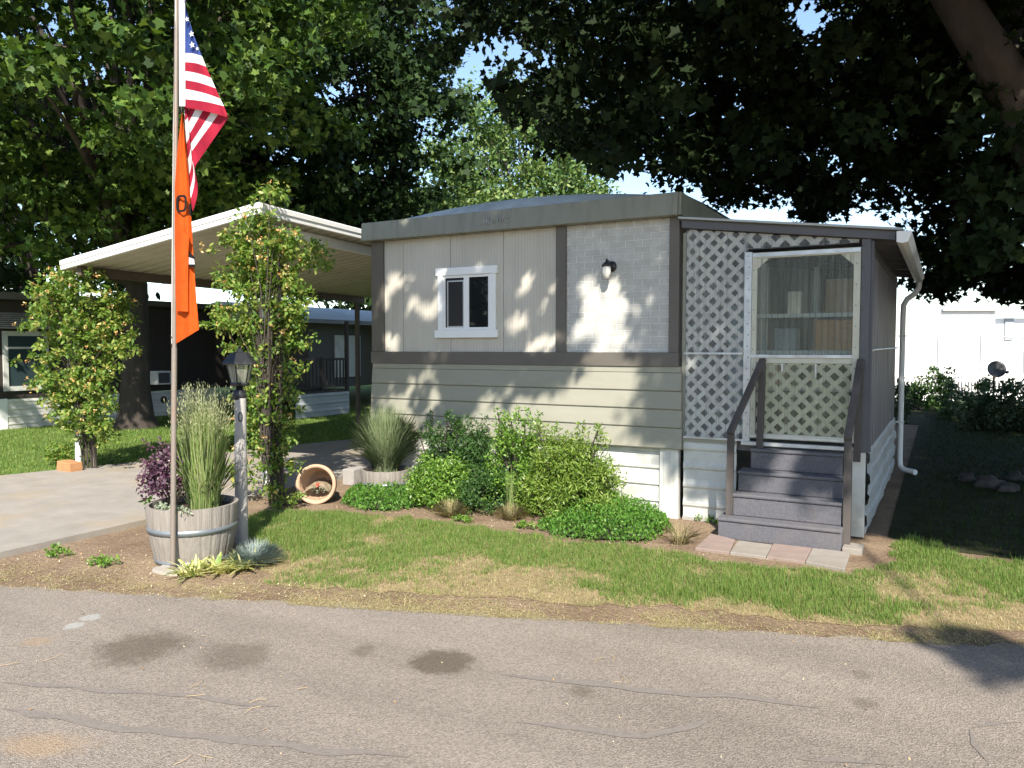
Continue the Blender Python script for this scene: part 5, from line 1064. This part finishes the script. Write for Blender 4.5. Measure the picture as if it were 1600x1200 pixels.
while len(bl) < 1500 and tries < 120000:            # boughs hanging behind and beside the porch roof
    tries += 1
    p = np.array([random.uniform(-5.5,9.5), random.uniform(.2,10), random.uniform(2.4,8.6)])
    if np.linalg.norm((p[:2]-TR[:2])/np.array([9.5,8.])) > 1: continue
    x, y, z = [float(v[0]) for v in proj(p)]
    if z < 7.5: continue
    if x < 640 and y > -60: continue
    if y > np.interp(x, BX, BY)-10-16*random.random(): continue
    if 860 < x < 1040 and y > 230 and random.random() < .6: continue
    if ((x-752)/46)**2+((y-102)/48)**2 < 1 or (x < 860 and y > 40 and random.random() < .3): continue
    if p[1] < 4.9 and -.5 < p[0] < 2.4 and p[2] < 3.9: continue
    if np.linalg.norm((np.array([x,y])-np.array([1265,25]))/np.array([55,40])) < 1 : continue
    s_ = random.uniform(.3,.55); bl.append((*p, s_, s_, s_*.6, 80))
nA = len(bl); tries = 0
while len(bl)-nA < 1500 and tries < 300000:        # boughs reaching over the lane, which shade the front
    tries += 1
    q = np.array([random.uniform(-5.8,3.8), random.uniform(0,5.2)]) if random.random() < .6 else np.array([random.uniform(-2,9), random.uniform(-2.6,12)])
    if q[1] < np.interp(q[0], FX, FYs)+.28: continue
    h = random.uniform(4.8,10.5); p = np.array([*(q-SH*h), h])
    if np.linalg.norm((p[:2]-TR[:2])/np.array([9.8,10.8])) > 1: continue
    x, y, z = [float(v[0]) for v in proj(p)]
    if z > 0 and -150 < x < 1750 and y > -60: continue
    s_ = random.uniform(.25,.5); bl.append((*p, s_, s_, s_*.5, 92))
for i in range(16):                               # low outer bough that shades the lane at right
    q = np.array([2.75+random.uniform(-.25,1.6), -2.75+random.uniform(-.25,.35)]); q[1] -= .25*(q[0]-2.75); h = random.uniform(5.5,8); p = np.array([*(q-SH*h), h]); bl.append((*p, .3,.25,.15, 80))
P, Cc = cloud(bl, shell=.6)
# sun gaps: openings in the crown along the sun direction, by where their light lands (x, z on the front wall, half sizes)
GAPS = [(-.75,1.86,.40,.14),(-.95,2.10,.15,.18),(-.58,2.16,.16,.14),(-.98,2.42,.09,.20),(-.70,2.36,.11,.15),(-1.15,1.9,.09,.14),(-1.47,1.82,.15,.16),(-1.85,2.04,.20,.13),(-1.75,2.48,.10,.17),(-3.02,2.2,.19,.15),(-3.3,2.28,.11,.14),(-3.68,2.45,.12,.28),(-3.42,2.62,.15,.07),(-1.7,1.75,.07,.12),(-2.35,2.66,.09,.09),(-2.86,2.58,.09,.12),(-.3,2.25,.08,.09),(-.2,2.7,.07,.08),(-.9,1.62,.3,.08),(-3.6,1.85,.10,.13),(-2.85,1.63,.14,.06),(-3.1,1.38,.17,.07),(-2.95,1.1,.12,.12),(-3.5,1.0,.08,.08),(.42,1.95,.07,.06),(.15,1.95,.07,.08),(.14,1.60,.07,.07),(-3.4,3.15,.12,.10),(-3.05,3.15,.07,.07),(-1.0,3.2,.08,.1),(-.45,3.2,.09,.09),(-2.15,3.18,.06,.07),(-1.45,2.3,.05,.2),(1.02,.62,.14,.12),(1.0,.35,.12,.1),(.85,.1,.1,.1),(1.3,.1,.18,.1),(1.35,.62,.05,.1),(1.45,.4,.05,.1),(1.05,-.25,.3,.06),(.7,.55,.06,.1),(.95,.8,.08,.06)]
qq = qpos(P); kill = np.zeros(len(P), bool)
for gx, gz, ax_, az_ in GAPS:
    c = np.array([gx,0])+gz*SH; dz = (qq[:,1]/SH[1])-gz; dx = qq[:,0]-qq[:,1]*SH[0]/SH[1]-gx; sk_ = dx-.35*dz
    nn_ = .45*np.sin(sk_*37+gx*9)*np.sin(dz*29+gz*7)+.35*np.sin(sk_*71+dz*53)
    kill |= ((sk_/(ax_+.045))**2+(dz/(az_+.045))**2) < 1+nn_*(1.3 if ax_ > .25 else .6)
lit = (qq[:,1] < np.interp(qq[:,0], FX, FYs)-.02) & (qq[:,0] < 2.2) & (RNG.uniform(0,1,len(P)) < .85)
P = P[~(kill | lit)]; 
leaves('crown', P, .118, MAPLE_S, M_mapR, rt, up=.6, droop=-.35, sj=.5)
mb = MB(); tk = [TR+(0,0,-.1), TR+(0,0,.3), TR+(-.05,0,1.5), TR+(-.1,-.05,2.6)]
mb.tube(tk, [.75,.52,.44,.42], 16)
L1 = [TR+(-.1,-.05,2.5), AT(1640,250,8.3), AT(1585,150,8.2), AT(1530,60,8.1), AT(1475,-30,8.1), AT(1380,-170,7.9), AT(1200,-380,7.4)]
mb.tube(L1, [.38,.27,.24,.21,.19,.14,.06], 14)
L2 = [AT(1605,190,8.25), AT(1585,110,8.5), AT(1580,40,8.8), AT(1570,-60,9.2), AT(1560,-250,9.6)]
mb.tube(L2, [.17,.14,.12,.10,.06], 12)
L3 = [TR+(-.1,-.05,2.5), TR+(.5,.6,4.2), TR+(1.0,1.2,6.5), TR+(1.0,1.5,9)]; mb.tube(L3, [.36,.3,.22,.1], 12)
limbs(mb, L1[4], [b[:3] for b in random.sample(bl[nA:], 22)], .10); limbs(mb, L3[1], [b[:3] for b in random.sample(bl[:nA], 18)], .10)
mb.build('trunk', M_bark, rt)
# trees across the lane behind the viewpoint (seen only as reflections in the window)
for i, (x, y) in enumerate(((-8,-23),(-14.5,-20),(-22,-19))):
    tree('street_tree', ('leafy tree across the lane reflected in the window','second leafy tree across the lane','third leafy tree across the lane')[i], (x,y,0), .25, 2.6, (x,y,4.4), (4.6,3.2,3.9), 170, 60, .3, OVAL, M_mapL, M_barkd, br=.9, nl=8)
# outer street tree at far left: shades the brown house
